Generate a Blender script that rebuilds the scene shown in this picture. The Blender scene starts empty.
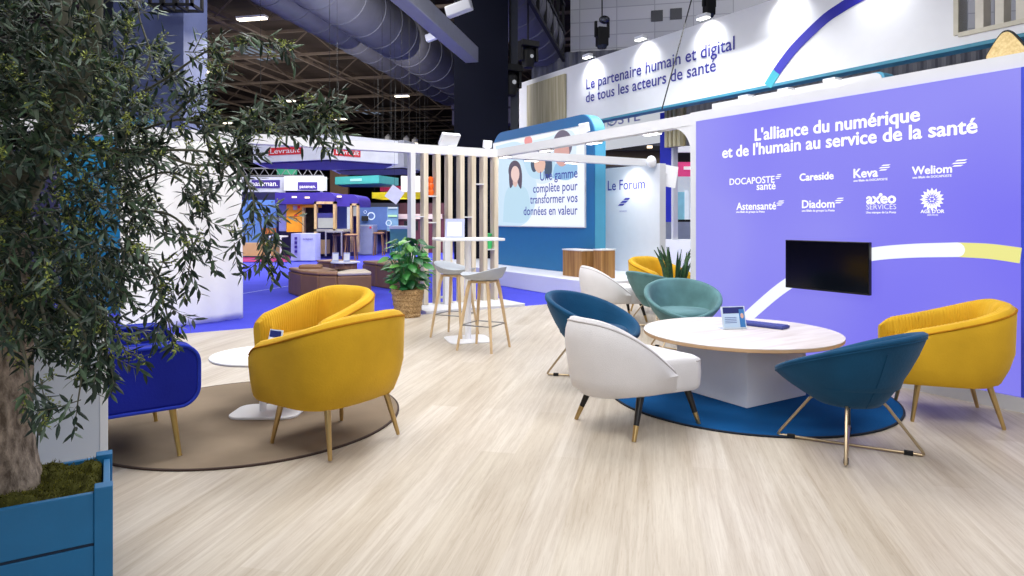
import bpy, math, random
from mathutils import Vector, Matrix, noise
random.seed(7)
pi = math.pi
C = bpy.context.scene.collection
# ---------------------------------------------------------------- survey of the hall
F, HY, CX, EYE = 660.0, 219.5, 512.0, 1.3          # focal length (px), horizon row, centre column, eye height (m)
TH = math.atan2(.522, .853)                         # the stand is turned 31.5 degrees to the view
CS, SN = math.cos(TH), math.sin(TH)
HALL = -math.radians(12.2)                          # the hall and the floor planks run this way
AV, AU = TH - pi / 2, TH                            # panels facing -v, panels facing -u
def G(px, py, z=0.0):
    Y = (EYE - z) * F / (py - HY)
    return Vector(((px - CX) / F * Y, Y, z))
def D(px, py, Y):
    return Vector(((px - CX) / F * Y, Y, EYE + (HY - py) * Y / F))
def S(v, u, z=0.0):
    return Vector((CS * v - SN * u, SN * v + CS * u, z))
def onv(px, py, v):
    t = (px - CX) / F; Y = v / (CS * t + SN)
    return -SN * t * Y + CS * Y, EYE + (HY - py) * Y / F
def onu(px, py, u):
    t = (px - CX) / F; Y = u / (CS - SN * t)
    return CS * t * Y + SN * Y, EYE + (HY - py) * Y / F
def ony(px, py, Y):
    return (px - CX) / F * Y, EYE + (HY - py) * Y / F
# ---------------------------------------------------------------- materials
def lin(c):
    c = c / 255.0
    return c / 12.92 if c <= .04045 else ((c + .055) / 1.055) ** 2.4
def rgb(c): return (lin(c[0]), lin(c[1]), lin(c[2]), 1.0)
MATS = {}
def mat(name, c, rough=.5, metal=0.0, emit=0.0, var=.06, nscale=6.0, bump=0.0, bscale=60.0, sheen=0.0, spec=.5, coat=0.0, alpha=1.0, trans=0.0, stretch=None):
    if name in MATS: return MATS[name]
    m = bpy.data.materials.new(name); m.use_nodes = True
    nt = m.node_tree; N = nt.nodes; L = nt.links
    b = N['Principled BSDF']
    b.inputs['Roughness'].default_value = rough; b.inputs['Metallic'].default_value = metal
    b.inputs['Specular IOR Level'].default_value = spec
    if sheen:
        b.inputs['Sheen Weight'].default_value = sheen; b.inputs['Sheen Roughness'].default_value = .4
        k = rgb(c); b.inputs['Sheen Tint'].default_value = (min(1, k[0] * .7 + .3), min(1, k[1] * .7 + .3), min(1, k[2] * .7 + .3), 1)
    if coat: b.inputs['Coat Weight'].default_value = coat
    if trans: b.inputs['Transmission Weight'].default_value = trans
    if alpha < 1: b.inputs['Alpha'].default_value = alpha
    col = rgb(c)
    tc = N.new('ShaderNodeTexCoord'); no = N.new('ShaderNodeTexNoise'); no.inputs['Scale'].default_value = nscale; no.inputs['Detail'].default_value = 3
    if stretch:
        mp = N.new('ShaderNodeMapping'); mp.inputs['Scale'].default_value = stretch
        L.new(tc.outputs['Object'], mp.inputs['Vector']); L.new(mp.outputs[0], no.inputs['Vector'])
    else: L.new(tc.outputs['Object'], no.inputs['Vector'])
    rp = N.new('ShaderNodeValToRGB'); e = rp.color_ramp.elements
    e[0].position, e[1].position = .3, .7
    e[0].color = tuple(max(0, x * (1 - var)) for x in col[:3]) + (1,)
    e[1].color = tuple(min(1, x * (1 + var)) for x in col[:3]) + (1,)
    L.new(no.outputs['Fac'], rp.inputs[0]); L.new(rp.outputs[0], b.inputs['Base Color'])
    if emit:
        b.inputs['Emission Strength'].default_value = emit
        L.new(rp.outputs[0], b.inputs['Emission Color'])
        if emit >= .5:
            b.inputs['Base Color'].default_value = (.02, .02, .02, 1)
            for l in list(b.inputs['Base Color'].links): L.remove(l)
    if bump:
        n2 = N.new('ShaderNodeTexNoise'); n2.inputs['Scale'].default_value = bscale; n2.inputs['Detail'].default_value = 2
        L.new(tc.outputs['Object'], n2.inputs['Vector'])
        bp = N.new('ShaderNodeBump'); bp.inputs['Strength'].default_value = bump; bp.inputs['Distance'].default_value = .01
        L.new(n2.outputs['Fac'], bp.inputs['Height']); L.new(bp.outputs[0], b.inputs['Normal'])
    MATS[name] = m
    return m
def plank_mat():
    m = bpy.data.materials.new('pale_oak_planks'); m.use_nodes = True; nt = m.node_tree; N = nt.nodes; L = nt.links
    b = N['Principled BSDF']; b.inputs['Roughness'].default_value = .42; b.inputs['Specular IOR Level'].default_value = .35
    tc = N.new('ShaderNodeTexCoord'); mp = N.new('ShaderNodeMapping'); mp.inputs['Rotation'].default_value = (0, 0, -HALL + pi / 2 if False else 0)
    mp.inputs['Rotation'].default_value = (0, 0, -(pi / 2 + HALL))
    L.new(tc.outputs['Object'], mp.inputs['Vector'])
    br = N.new('ShaderNodeTexBrick'); br.offset = .37; br.inputs['Scale'].default_value = 1
    br.inputs['Brick Width'].default_value = 2.2; br.inputs['Row Height'].default_value = .19; br.inputs['Mortar Size'].default_value = .0012
    br.inputs['Color1'].default_value = (0, 0, 0, 1); br.inputs['Color2'].default_value = (1, 1, 1, 1); br.inputs['Mortar'].default_value = (.35, .35, .35, 1)
    br.inputs['Bias'].default_value = 0
    L.new(mp.outputs[0], br.inputs['Vector'])
    r1 = N.new('ShaderNodeValToRGB'); e = r1.color_ramp.elements
    e[0].color = rgb((194, 184, 169)); e[1].color = rgb((207, 199, 188))
    L.new(br.outputs['Color'], r1.inputs[0])
    # long grain streaks
    m2 = N.new('ShaderNodeMapping'); m2.inputs['Scale'].default_value = (.55, 15, 1); L.new(mp.outputs[0], m2.inputs['Vector'])
    n1 = N.new('ShaderNodeTexNoise'); n1.inputs['Scale'].default_value = 1.6; n1.inputs['Detail'].default_value = 7; n1.inputs['Roughness'].default_value = .62; n1.inputs['Distortion'].default_value = .9
    L.new(m2.outputs[0], n1.inputs['Vector'])
    r2 = N.new('ShaderNodeValToRGB'); e = r2.color_ramp.elements
    e[0].position, e[1].position = .30, .62; e[0].color = (.68, .635, .59, 1); e[1].color = (1.0, 1.0, 1.0, 1)
    L.new(n1.outputs['Fac'], r2.inputs[0])
    mx = N.new('ShaderNodeMix'); mx.data_type = 'RGBA'; mx.blend_type = 'MULTIPLY'; mx.inputs['Factor'].default_value = .7
    L.new(r1.outputs[0], mx.inputs['A']); L.new(r2.outputs[0], mx.inputs['B'])
    # fine pores and figure within the streaks
    m4 = N.new('ShaderNodeMapping'); m4.inputs['Scale'].default_value = (2.2, 42, 1); L.new(mp.outputs[0], m4.inputs['Vector'])
    n4 = N.new('ShaderNodeTexNoise'); n4.inputs['Scale'].default_value = 1.7; n4.inputs['Detail'].default_value = 8; n4.inputs['Roughness'].default_value = .7; n4.inputs['Distortion'].default_value = 1.6
    L.new(m4.outputs[0], n4.inputs['Vector'])
    r4 = N.new('ShaderNodeValToRGB'); e = r4.color_ramp.elements
    e[0].position, e[1].position = .34, .52; e[0].color = (.76, .70, .65, 1); e[1].color = (1, 1, 1, 1)
    L.new(n4.outputs['Fac'], r4.inputs[0])
    mz = N.new('ShaderNodeMix'); mz.data_type = 'RGBA'; mz.blend_type = 'MULTIPLY'; mz.inputs['Factor'].default_value = .55
    L.new(mx.outputs['Result'], mz.inputs['A']); L.new(r4.outputs[0], mz.inputs['B']); mx = mz
    # cloudy figure
    m3 = N.new('ShaderNodeMapping'); m3.inputs['Scale'].default_value = (.7, 4, 1); L.new(mp.outputs[0], m3.inputs['Vector'])
    n3 = N.new('ShaderNodeTexNoise'); n3.inputs['Scale'].default_value = 1.3; n3.inputs['Detail'].default_value = 3; L.new(m3.outputs[0], n3.inputs['Vector'])
    r3 = N.new('ShaderNodeValToRGB'); e = r3.color_ramp.elements
    e[0].position, e[1].position = .38, .62; e[0].color = (.86, .83, .80, 1); e[1].color = (1, 1, 1, 1)
    L.new(n3.outputs['Fac'], r3.inputs[0])
    my = N.new('ShaderNodeMix'); my.data_type = 'RGBA'; my.blend_type = 'MULTIPLY'; my.inputs['Factor'].default_value = .8
    L.new(mx.outputs['Result'], my.inputs['A']); L.new(r3.outputs[0], my.inputs['B'])
    L.new(my.outputs['Result'], b.inputs['Base Color'])
    bp = N.new('ShaderNodeBump'); bp.inputs['Strength'].default_value = .08; bp.inputs['Distance'].default_value = .004
    L.new(n1.outputs['Fac'], bp.inputs['Height']); L.new(bp.outputs[0], b.inputs['Normal'])
    return m
def wood_mat(name, c1, c2, sc=(30, 30, 1.2), rough=.5):
    if name in MATS: return MATS[name]
    m = bpy.data.materials.new(name); m.use_nodes = True; nt = m.node_tree; N = nt.nodes; L = nt.links
    b = N['Principled BSDF']; b.inputs['Roughness'].default_value = rough
    tc = N.new('ShaderNodeTexCoord'); mp = N.new('ShaderNodeMapping'); mp.inputs['Scale'].default_value = sc
    L.new(tc.outputs['Object'], mp.inputs['Vector'])
    n = N.new('ShaderNodeTexNoise'); n.inputs['Scale'].default_value = 1; n.inputs['Detail'].default_value = 5; n.inputs['Distortion'].default_value = .5
    L.new(mp.outputs[0], n.inputs['Vector'])
    r = N.new('ShaderNodeValToRGB'); e = r.color_ramp.elements; e[0].position, e[1].position = .34, .66
    e[0].color = rgb(c1); e[1].color = rgb(c2)
    L.new(n.outputs['Fac'], r.inputs[0]); L.new(r.outputs[0], b.inputs['Base Color'])
    MATS[name] = m
    return m
WHITE = mat('white_laminate', (216, 217, 222), .45, var=.015)
WHITE_M = mat('white_metal', (240, 241, 246), .35, var=.01)
WALLW = mat('white_paint', (214, 216, 222), .6, var=.015)
YEL = mat('mustard_velvet', (206, 162, 38), .85, sheen=.35, var=.14, nscale=3, bump=.15, bscale=90, spec=.2)
YELP = mat('mustard_piping', (172, 116, 14), .85, var=.1, nscale=40, spec=.2)
BOUCLE = mat('white_fabric', (220, 218, 221), .95, var=.03, bump=.25, bscale=220, spec=.15)
PIPEW = mat('grey_piping', (186, 182, 184), .9, var=.05, spec=.15)
TEALD = mat('dark_teal_velvet', (12, 68, 104), .8, sheen=.3, var=.2, nscale=4, bump=.15, bscale=80, spec=.2)
TEALG = mat('green_teal_velvet', (88, 126, 128), .8, sheen=.4, var=.22, nscale=5, bump=.15, bscale=80, spec=.2)
BLUEF = mat('royal_blue_velvet', (22, 34, 142), .85, sheen=.35, var=.12, nscale=4, bump=.1, bscale=90, spec=.2)
BLUEP = mat('royal_blue_piping', (34, 54, 172), .85, sheen=.3, var=.1, spec=.2)
BRASS = mat('brass', (196, 166, 112), .32, metal=.9, var=.04)
COPPER = mat('rose_gold_wire', (188, 168, 138), .3, metal=.9, var=.04)
BLACK = mat('black_lacquer', (18, 17, 20), .35, var=.1)
BLACKM = mat('black_matt', (16, 16, 18), .6, var=.15)
RUBBER = mat('black_rubber', (14, 14, 15), .8, var=.1)
INK = mat('indigo_ink', (44, 44, 148), .6, var=.03)
LTXT = mat('lit_white_letter', (252, 252, 255), .5, emit=1.15, var=.0)
# ---------------------------------------------------------------- mesh building
class MB:
    def __init__(s): s.v = []; s.f = []; s.mi = []; s.cur = 0
    def add(s, vs, fs, M=None):
        o = len(s.v)
        s.v += [tuple(M @ Vector(p)) if M else tuple(p) for p in vs]
        s.f += [tuple(i + o for i in f) for f in fs]; s.mi += [s.cur] * len(fs)
        return s
    def box(s, x0, x1, y0, y1, z0, z1, M=None):
        return s.add([(x0, y0, z0), (x1, y0, z0), (x1, y1, z0), (x0, y1, z0), (x0, y0, z1), (x1, y0, z1), (x1, y1, z1), (x0, y1, z1)],
                     [(3, 2, 1, 0), (4, 5, 6, 7), (0, 1, 5, 4), (1, 2, 6, 5), (2, 3, 7, 6), (3, 0, 4, 7)], M)
    def tube(s, pts, r, n=8, caps=True, closed=False):
        pts = [Vector(p) for p in pts]; k = len(pts)
        rs = r if isinstance(r, (list, tuple)) else [r] * k
        vs = []; a = None
        for i, p in enumerate(pts):
            if closed: t = pts[(i + 1) % k] - pts[i - 1]
            else: t = pts[min(i + 1, k - 1)] - pts[max(i - 1, 0)]
            t = t.normalized() if t.length > 1e-9 else Vector((0, 0, 1))
            if a is None: a = t.orthogonal().normalized()
            else:
                a = a - t * a.dot(t); a = a.normalized() if a.length > 1e-6 else t.orthogonal().normalized()
            b = t.cross(a)
            for j in range(n):
                q = 2 * pi * j / n
                vs.append(p + (a * math.cos(q) + b * math.sin(q)) * rs[i])
        fs = []
        for i in range(k if closed else k - 1):
            for j in range(n):
                i2 = (i + 1) % k
                fs.append((i * n + j, i * n + (j + 1) % n, i2 * n + (j + 1) % n, i2 * n + j))
        if caps and not closed:
            fs.append(tuple(range(n))[::-1]); fs.append(tuple((k - 1) * n + j for j in range(n)))
        return s.add(vs, fs)
    def loft(s, rings, close_u=True, cap0=False, cap1=False, flip=False):
        n = len(rings[0]); k = len(rings); vs = [p for r in rings for p in r]; fs = []
        for i in range(k - 1):
            for j in range(n if close_u else n - 1):
                f = (i * n + j, i * n + (j + 1) % n, (i + 1) * n + (j + 1) % n, (i + 1) * n + j)
                fs.append(f[::-1] if flip else f)
        if cap0: fs.append(tuple(range(n)) if flip else tuple(range(n))[::-1])
        if cap1: fs.append(tuple((k - 1) * n + j for j in range(n))[::-1] if flip else tuple((k - 1) * n + j for j in range(n)))
        return s.add(vs, fs)
    def lathe(s, prof, n=28, c=(0, 0), cap0=True, cap1=True):
        return s.loft([[(c[0] + r * math.cos(2 * pi * j / n), c[1] + r * math.sin(2 * pi * j / n), z) for j in range(n)] for r, z in prof], True, cap0, cap1)
    def prism(s, poly, a, b, axis='y'):
        """polygon in the plane square to axis, pulled from a to b along it"""
        n = len(poly)
        if axis == 'y': lo = [(p[0], a, p[1]) for p in poly]; hi = [(p[0], b, p[1]) for p in poly]
        elif axis == 'x': lo = [(a, p[0], p[1]) for p in poly]; hi = [(b, p[0], p[1]) for p in poly]
        else: lo = [(p[0], p[1], a) for p in poly]; hi = [(p[0], p[1], b) for p in poly]
        fs = [tuple(range(n)), tuple(range(2 * n - 1, n - 1, -1))] + [(i, i + n, (i + 1) % n + n, (i + 1) % n) for i in range(n)]
        return s.add(lo + hi, fs)
    def ball(s, c, r, n=12, m=8, sc=(1, 1, 1)):
        rings = []
        for i in range(m + 1):
            t = -pi / 2 + pi * i / m; rr = max(math.cos(t), .001)
            rings.append([(c[0] + r * sc[0] * rr * math.cos(2 * pi * j / n), c[1] + r * sc[1] * rr * math.sin(2 * pi * j / n), c[2] + r * sc[2] * math.sin(t)) for j in range(n)])
        return s.loft(rings, True, True, True)
    def build(s, name, m, parent=None, loc=(0, 0, 0), rz=0.0, smooth=None, bevel=0.0, subd=0):
        me = bpy.data.meshes.new(name); me.from_pydata(s.v, [], s.f)
        import bmesh
        bm = bmesh.new(); bm.from_mesh(me); bmesh.ops.recalc_face_normals(bm, faces=bm.faces); bm.to_mesh(me); bm.free()
        for k in (m if isinstance(m, (list, tuple)) else [m]): me.materials.append(k)
        if any(s.mi): me.polygons.foreach_set('material_index', s.mi)
        if smooth is not None:
            me.polygons.foreach_set('use_smooth', [True] * len(me.polygons)); me.set_sharp_from_angle(angle=math.radians(smooth))
        o = bpy.data.objects.new(name, me); C.objects.link(o)
        o.location = loc; o.rotation_euler = (0, 0, rz)
        if parent: o.parent = parent
        if bevel:
            b = o.modifiers.new('b', 'BEVEL'); b.width = bevel; b.segments = 3; b.limit_method = 'ANGLE'
            me.polygons.foreach_set('use_smooth', [True] * len(me.polygons)); me.set_sharp_from_angle(angle=math.radians(smooth or 35))
        if subd:
            b = o.modifiers.new('s', 'SUBSURF'); b.levels = b.render_levels = subd
        return o
def tag(o, label=None, cat=None, group=None, kind=None):
    if label: o['label'] = label
    if cat: o['category'] = cat
    if group: o['group'] = group
    if kind: o['kind'] = kind
    return o
def thing(name, label, cat, loc=(0, 0, 0), rz=0.0, group=None):
    o = bpy.data.objects.new(name, None); C.objects.link(o); o.empty_display_size = .1
    o.location = loc; o.rotation_euler = (0, 0, rz)
    return tag(o, label, cat, group)
def struct(name, mb, m, parent=None, loc=(0, 0, 0), rz=0.0, **k):
    o = mb.build(name, m, parent, loc, rz, **k)
    if not parent: o['kind'] = 'structure'
    return o
def dup(root, loc, rz, label=None, group=None):
    r = root.copy(); C.objects.link(r); r.location = loc; r.rotation_euler = (0, 0, rz)
    if label: r['label'] = label
    if group: r['group'] = group
    for ch in list(root.children):
        c = ch.copy(); C.objects.link(c); c.parent = r
        for g in list(ch.children):
            d = g.copy(); C.objects.link(d); d.parent = c
    return r
def text(s, x0, x1, z, m, parent, y=-.004, h=None, name='lettering', bold=.012, shear=0.0, align=None):
    """letters standing in the panel plane: x runs right, z up, they look towards -y"""
    fat = max(0, bold - .008); cu = bpy.data.curves.new(name, 'FONT'); cu.body = s; cu.size = 1.0; cu.offset = min(bold, .008); cu.resolution_u = 3; cu.shear = shear
    t = bpy.data.objects.new(name, cu); C.objects.link(t)
    dg = bpy.context.evaluated_depsgraph_get(); dg.update()
    me = bpy.data.meshes.new_from_object(t.evaluated_get(dg)); bpy.data.objects.remove(t); bpy.data.curves.remove(cu)
    if fat:
        V = [v.co.copy() for v in me.vertices]; P = [tuple(p.vertices) for p in me.polygons]; vs = []; fs = []
        for q, (dx, dy) in enumerate(((-fat, 0), (fat, 0), (0, fat * .7), (0, -fat * .7))):
            vs += [(v.x + dx, v.y + dy, .0006 * q) for v in V]; fs += [tuple(i + q * len(V) for i in p) for p in P]
        me = bpy.data.meshes.new(name); me.from_pydata(vs, [], fs)
    xs = [v.co.x for v in me.vertices]; a, b = min(xs), max(xs); k = (x1 - x0) / (b - a)
    kz = k if h is None else h / .73
    for v in me.vertices:
        v.co = Vector((x0 + (v.co.x - a) * k, y - v.co.z, z + v.co.y * kz))
    me.materials.clear(); me.materials.append(m)
    o = bpy.data.objects.new(name, me); C.objects.link(o); o.parent = parent
    return o
def strip(pts, w, y0, y1):
    """flat band following (x, z) points in a panel plane"""
    mb = MB(); P = [Vector((p[0], 0, p[1])) for p in pts]; ws = w if isinstance(w, list) else [w] * len(P); L = []; R = []
    for i, p in enumerate(P):
        t = (P[min(i + 1, len(P) - 1)] - P[max(i - 1, 0)]).normalized(); n = Vector((-t.z, 0, t.x))
        L.append(p + n * ws[i] / 2); R.append(p - n * ws[i] / 2)
    mb.loft([[(l.x, y0, l.z), (r.x, y0, r.z), (r.x, y1, r.z), (l.x, y1, l.z)] for l, r in zip(L, R)], True, True, True)
    return mb
def arc_through(pts, n=40):
    """smooth curve through given points (Catmull-Rom)"""
    P = [Vector((p[0], p[1], 0)) for p in pts]; P = [P[0] * 2 - P[1]] + P + [P[-1] * 2 - P[-2]]; out = []
    m = len(P) - 3; per = max(2, n // m)
    for i in range(m):
        a, b, c, d = P[i:i + 4]
        for j in range(per + (1 if i == m - 1 else 0)):
            t = j / per
            q = .5 * ((2 * b) + (c - a) * t + (2 * a - 5 * b + 4 * c - d) * t * t + (3 * b - a - 3 * c + d) * t ** 3)
            out.append((q.x, q.y))
    return out
def rounded(x0, x1, z0, z1, r, n=6, corners=(1, 1, 1, 1)):
    """rounded rectangle outline; corners: bottom-left, bottom-right, top-right, top-left"""
    out = []
    for (cx, cz, a0, on, ex, ez) in ((x0 + r, z0 + r, pi, corners[0], x0, z0), (x1 - r, z0 + r, 1.5 * pi, corners[1], x1, z0), (x1 - r, z1 - r, 0, corners[2], x1, z1), (x0 + r, z1 - r, .5 * pi, corners[3], x0, z1)):
        if on:
            for i in range(n + 1):
                a = a0 + pi / 2 * i / n; out.append((cx + r * math.cos(a), cz + r * math.sin(a)))
        else: out.append((ex, ez))
    return out
# ================================================================ the setting
def hall(p): return (math.cos(HALL) * p.x + math.sin(HALL) * p.y, -math.sin(HALL) * p.x + math.cos(HALL) * p.y)
def HP(s, w, z=0.0): return Vector((math.cos(HALL) * s - math.sin(HALL) * w, math.sin(HALL) * s + math.cos(HALL) * w, z))
mb = MB(); q = [S(-9, -12), S(13, -12), S(13, 8.36), S(-9, 8.36)]
mb.add([(p.x, p.y, 0) for p in q] + [(p.x, p.y, -.016) for p in q], [(0, 1, 2, 3), (7, 6, 5, 4), (0, 4, 5, 1), (1, 5, 6, 2), (2, 6, 7, 3), (3, 7, 4, 0)])
struct('floor', mb, plank_mat())
CARPET = mat('blue_carpet', (76, 80, 206), .95, var=.05, nscale=2, bump=.2, bscale=300, spec=.1)
struct('floor_carpet', MB().add([(-60, -20, -.016), (60, -20, -.016), (60, 95, -.016), (-60, 95, -.016)], [(0, 1, 2, 3)]), CARPET)
a, b = G(236, 294), G(300, 283.5)
d = (b - a).normalized(); n = Vector((-d.y, d.x, 0)) * .02; a = a - d * 1.0; b = b + d * 9
struct('trim_carpet', MB().add([(a - n) + Vector((0, 0, -.011)), (b - n) + Vector((0, 0, -.011)), (b + n) + Vector((0, 0, -.011)), (a + n) + Vector((0, 0, -.011))], [(0, 1, 2, 3)]), mat('carpet_tape', (150, 160, 226), .6))
# ---- white stand walls
struct('wall_right', MB().box(-4.985, 3, 0, .22, 0, 2.43), WALLW, loc=S(5.27, 0), rz=AV)
struct('baseboard_right', MB().box(-4.9, 3, -.03, 0, 0, .1), WALLW, loc=S(5.27, 0), rz=AV)
mb = MB().box(-9.05, -4.985, 0, .13, 2.30, 2.42)
struct('trim_beam', mb, WHITE, loc=S(5.27, 0), rz=AV)
fil = [(-4.985, 2.3)] + [(-4.985 - .3 + .3 * math.cos(pi / 2 * i / 8), 2.3 - .3 + .3 * math.sin(pi / 2 * i / 8)) for i in range(9)]
struct('trim_bracket', MB().prism(fil, .005, .125), WHITE, loc=S(5.27, 0), rz=AV)
struct('trim_header', MB().box(-3.2, 8.55, 0, .14, 2.285, 2.415), WHITE, loc=S(0, 9.05), rz=AU)
struct('wall_forum', MB().box(-10.9, -8.88, 0, .15, -.01, 2.33), WALLW, loc=S(8.6, 0), rz=AV)
o = thing('forum_wall_lettering', 'indigo words Le Forum with a small winged emblem on white wall', 'sign lettering', S(8.6, 0), AV)
u0, z0 = onv(608, 190.5, 8.6); u1, _ = onv(645, 188, 8.6)
text('Le Forum', -u0, -u1, z0, INK, o, bold=.006)
u0, z0 = onv(623.5, 198, 8.6)
for k, (dx, w) in enumerate(((.10, .2), (.02, .22), (-.06, .2))):
    zz = z0 - .02 - k * .055
    MB().prism([(-u0 + dx - w / 2, zz - .018), (-u0 + dx + w / 2 - .06, zz - .018), (-u0 + dx + w / 2, zz + .018), (-u0 + dx - w / 2 + .06, zz + .018)], -.006, -.001).build('emblem_stroke', INK, o)
text('DOCAPOSTE', -u0 - .11, -u0 + .1, z0 - .27, mat('pale_ink', (150, 150, 200), .6), o, name='small_lettering')
# ---- podium and rounded portal
struct('floor_podium', MB().box(-15, -8.37, 0, 2.35, -.015, .29), mat('podium_white', (228, 230, 240), .5, var=.01), loc=S(6.65, 0), rz=AV, bevel=.01)
PORT = mat('portal_blue', (36, 116, 172), .55, var=.02)
PORTE = mat('portal_edge_cyan', (78, 158, 194), .5, var=.02)
o = thing('blue_portal', 'tall blue portal wall with rounded top standing on the white podium', 'display wall', S(7.5, 0, .29), AV)
out = rounded(-13.1, -9.41, 0, 2.96, .42, 8, (0, 0, 1, 1))
MB().prism(out, 0, .02).build('front_panel', mat('portal_face', (33, 110, 166), .55, var=.02), o)
MB().prism(rounded(-13.09, -9.4, .001, 2.965, .42, 8, (0, 0, 1, 1)), .02, .26).build('edge_band', PORTE, o, smooth=30)
# picture screen on the portal
u0, z1 = onv(495, 144.4, 7.5); zb = 1.17
sc = thing('picture_screen', 'bright screen showing four people and the words Une gamme complète', 'screen', S(7.5, 0), AV)
X0, X1, Z0, Z1 = -13.02, -9.66, 1.165, 3.02
MB().box(X0 - .02, X1 + .02, -.03, -.001, Z0 - .02, Z1 + .02).build('screen_casing', mat('screen_casing', (210, 214, 220), .4), sc)
def emi(n, c, e=1.0): return mat('lit_' + n, c, .5, emit=e, var=.0)
MB().box(X0, X1, -.036, -.03, Z0, Z1).build('picture', emi('pale', (240, 246, 254), 1.05), sc)
def pic(px, py): u, z = onv(px, py, 7.46); return -u, z
def blob(name, pts, m, y, par=sc, smoothn=48):
    pts = arc_through(pts + [pts[0]], smoothn)[:-1]
    pts = [(min(max(p[0], X0), X1), min(max(p[1], Z0), Z1)) for p in pts]
    return MB().prism(pts, y - .002, y).build(name, m, par)
def pp(*a): return [pic(*p) for p in a]
def ell(cx, cy, rx, ry): return [pic(cx + rx * math.cos(2 * pi * k / 12), cy + ry * math.sin(2 * pi * k / 12)) for k in range(12)]
blob('picture_backdrop', pp((496, 146), (520, 143), (534, 170), (536, 200), (524, 224), (496, 224)), emi('ice', (206, 230, 248), 1.0), -.037)
blob('picture_backdrop', pp((520, 143), (545, 138), (572, 131), (575, 160), (560, 176), (536, 182)), emi('ice2', (222, 238, 250), 1.0), -.037)
blob('picture_coat', pp((503, 222), (505, 196), (511, 185), (519, 185), (527, 190), (530, 206), (526, 222)), emi('scrubs', (190, 222, 240)), -.040)
blob('picture_hair', ell(515, 171, 6.4, 10.5), emi('hair', (86, 74, 92)), -.042)
blob('picture_hair', pp((509, 172), (512, 164), (519, 164), (522, 173), (521.5, 188), (519, 186), (516, 180), (511, 188), (509.5, 184)), emi('hair', (86, 74, 92)), -.0425)
blob('picture_neck', ell(515.4, 182, 2.4, 5), emi('skinneck', (226, 188, 178)), -.043)
blob('picture_face', ell(515.4, 174, 4.2, 8), emi('skin', (238, 206, 198)), -.044)
blob('picture_coat', pp((520, 152), (530, 147), (546, 148), (556, 166), (548, 178), (530, 176)), emi('scrubs2', (190, 222, 242)), -.038)
blob('picture_hair', pp((532, 150), (540, 144), (550, 150), (552, 172), (546, 178), (543, 160), (535, 172), (531, 166)), emi('hair2', (58, 78, 104)), -.042)
blob('picture_face', ell(540, 164, 5.6, 9), emi('skin2', (232, 190, 172)), -.044)
blob('picture_coat', pp((552, 178), (556, 164), (566, 160), (575, 158), (577, 172), (568, 180)), emi('scrubs3', (150, 196, 232)), -.040)
blob('picture_hair', ell(563, 144, 9.5, 14), emi('hair3', (104, 96, 118)), -.042)
blob('picture_face', ell(562, 152, 7.6, 14.5), emi('skin3', (216, 164, 156)), -.044)
blob('picture_face', ell(528.5, 141, 4, 5), emi('skin4', (236, 152, 150)), -.044)
for s, (xa, ya), (xb, yb) in (('Une gamme', (540.5, 180), (578, 176)), ('complète pour', (533.5, 192), (578, 188.8)), ('transformer vos', (530.5, 203), (578, 200.5)), ('données en valeur', (524, 214.5), (578, 213))):
    a, z0 = pic(xa, ya); b, z1 = pic(xb, yb)
    text(s, a, b, (z0 + z1) / 2 - .02, emi('blue_ink', (44, 58, 170), .9), sc, y=-.05, bold=.008)
# ---- large violet display
ds = thing('display_screen', 'large violet lit display covering the white wall with white lettering and logos', 'display screen', S(5.27, 0), AV)
uL, _ = onv(698, 120, 5.27)
VIO = bpy.data.materials.new('violet_light'); VIO.use_nodes = True
def _vio():
    nt = VIO.node_tree; N = nt.nodes; L = nt.links; b = N['Principled BSDF']
    b.inputs['Base Color'].default_value = (.03, .03, .05, 1); b.inputs['Roughness'].default_value = .5
    tc = N.new('ShaderNodeTexCoord'); n = N.new('ShaderNodeTexNoise'); n.inputs['Scale'].default_value = .55; n.inputs['Detail'].default_value = 1
    L.new(tc.outputs['Object'], n.inputs['Vector']); r = N.new('ShaderNodeValToRGB'); e = r.color_ramp.elements
    e[0].position, e[1].position = .36, .66; e[0].color = rgb((116, 108, 241)); e[1].color = rgb((146, 142, 241))
    L.new(n.outputs['Fac'], r.inputs[0]); L.new(r.outputs[0], b.inputs['Emission Color']); b.inputs['Emission Strength'].default_value = .96
_vio()
SX0, SX1 = -uL, -2.0
MB().box(SX0, SX1, -.03, -.001, .105, 2.325).build('screen_face', VIO, ds)
MB().box(SX1, SX1 + .03, -.032, -.001, .105, 2.325).build('screen_edge', mat('screen_edge', (52, 66, 190), .4, emit=.25), ds)
def vt(s, pa, pb, h=None, bold=.02, name='lettering', dz=0):
    (ua, za), (ub, zb) = onv(*pa, 5.235), onv(*pb, 5.235)
    return text(s, -ua, -ub, (za + zb) / 2 + dz, LTXT, ds, y=-.033, bold=bold, h=h, name=name)
vt("L'alliance du numérique", (754.5, 140.2), (920, 121.2), bold=.03)
vt("et de l'humain au service de la santé", (722, 158), (977.5, 132.4), bold=.03)
vt('DOCAPOSTE', (729.5, 185.8), (774.5, 181.6), bold=.015); vt('santé', (756.5, 190.3), (775.5, 188.8), bold=.015)
vt('Careside', (799.3, 180.8), (833.6, 179), bold=.035)
vt('Keva', (853.3, 178), (878, 176.3), bold=.03); vt('une filiale de DOCAPOSTE', (853.5, 181.9), (887.5, 180), bold=.01)
vt('Weliom', (911.6, 174.8), (952, 172.2), bold=.03); vt('une filiale de DOCAPOSTE', (912.5, 179), (951.5, 176.3), bold=.01)
vt('Astensanté', (736.2, 210.3), (776, 208.8), bold=.02); vt('une filiale du groupe La Poste', (736.2, 213.2), (764.5, 212.2), bold=.01)
vt('Diadom', (801.8, 208.4), (834.5, 207), bold=.025); vt('une filiale du groupe La Poste', (801.8, 212), (834.5, 211), bold=.01)
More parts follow.
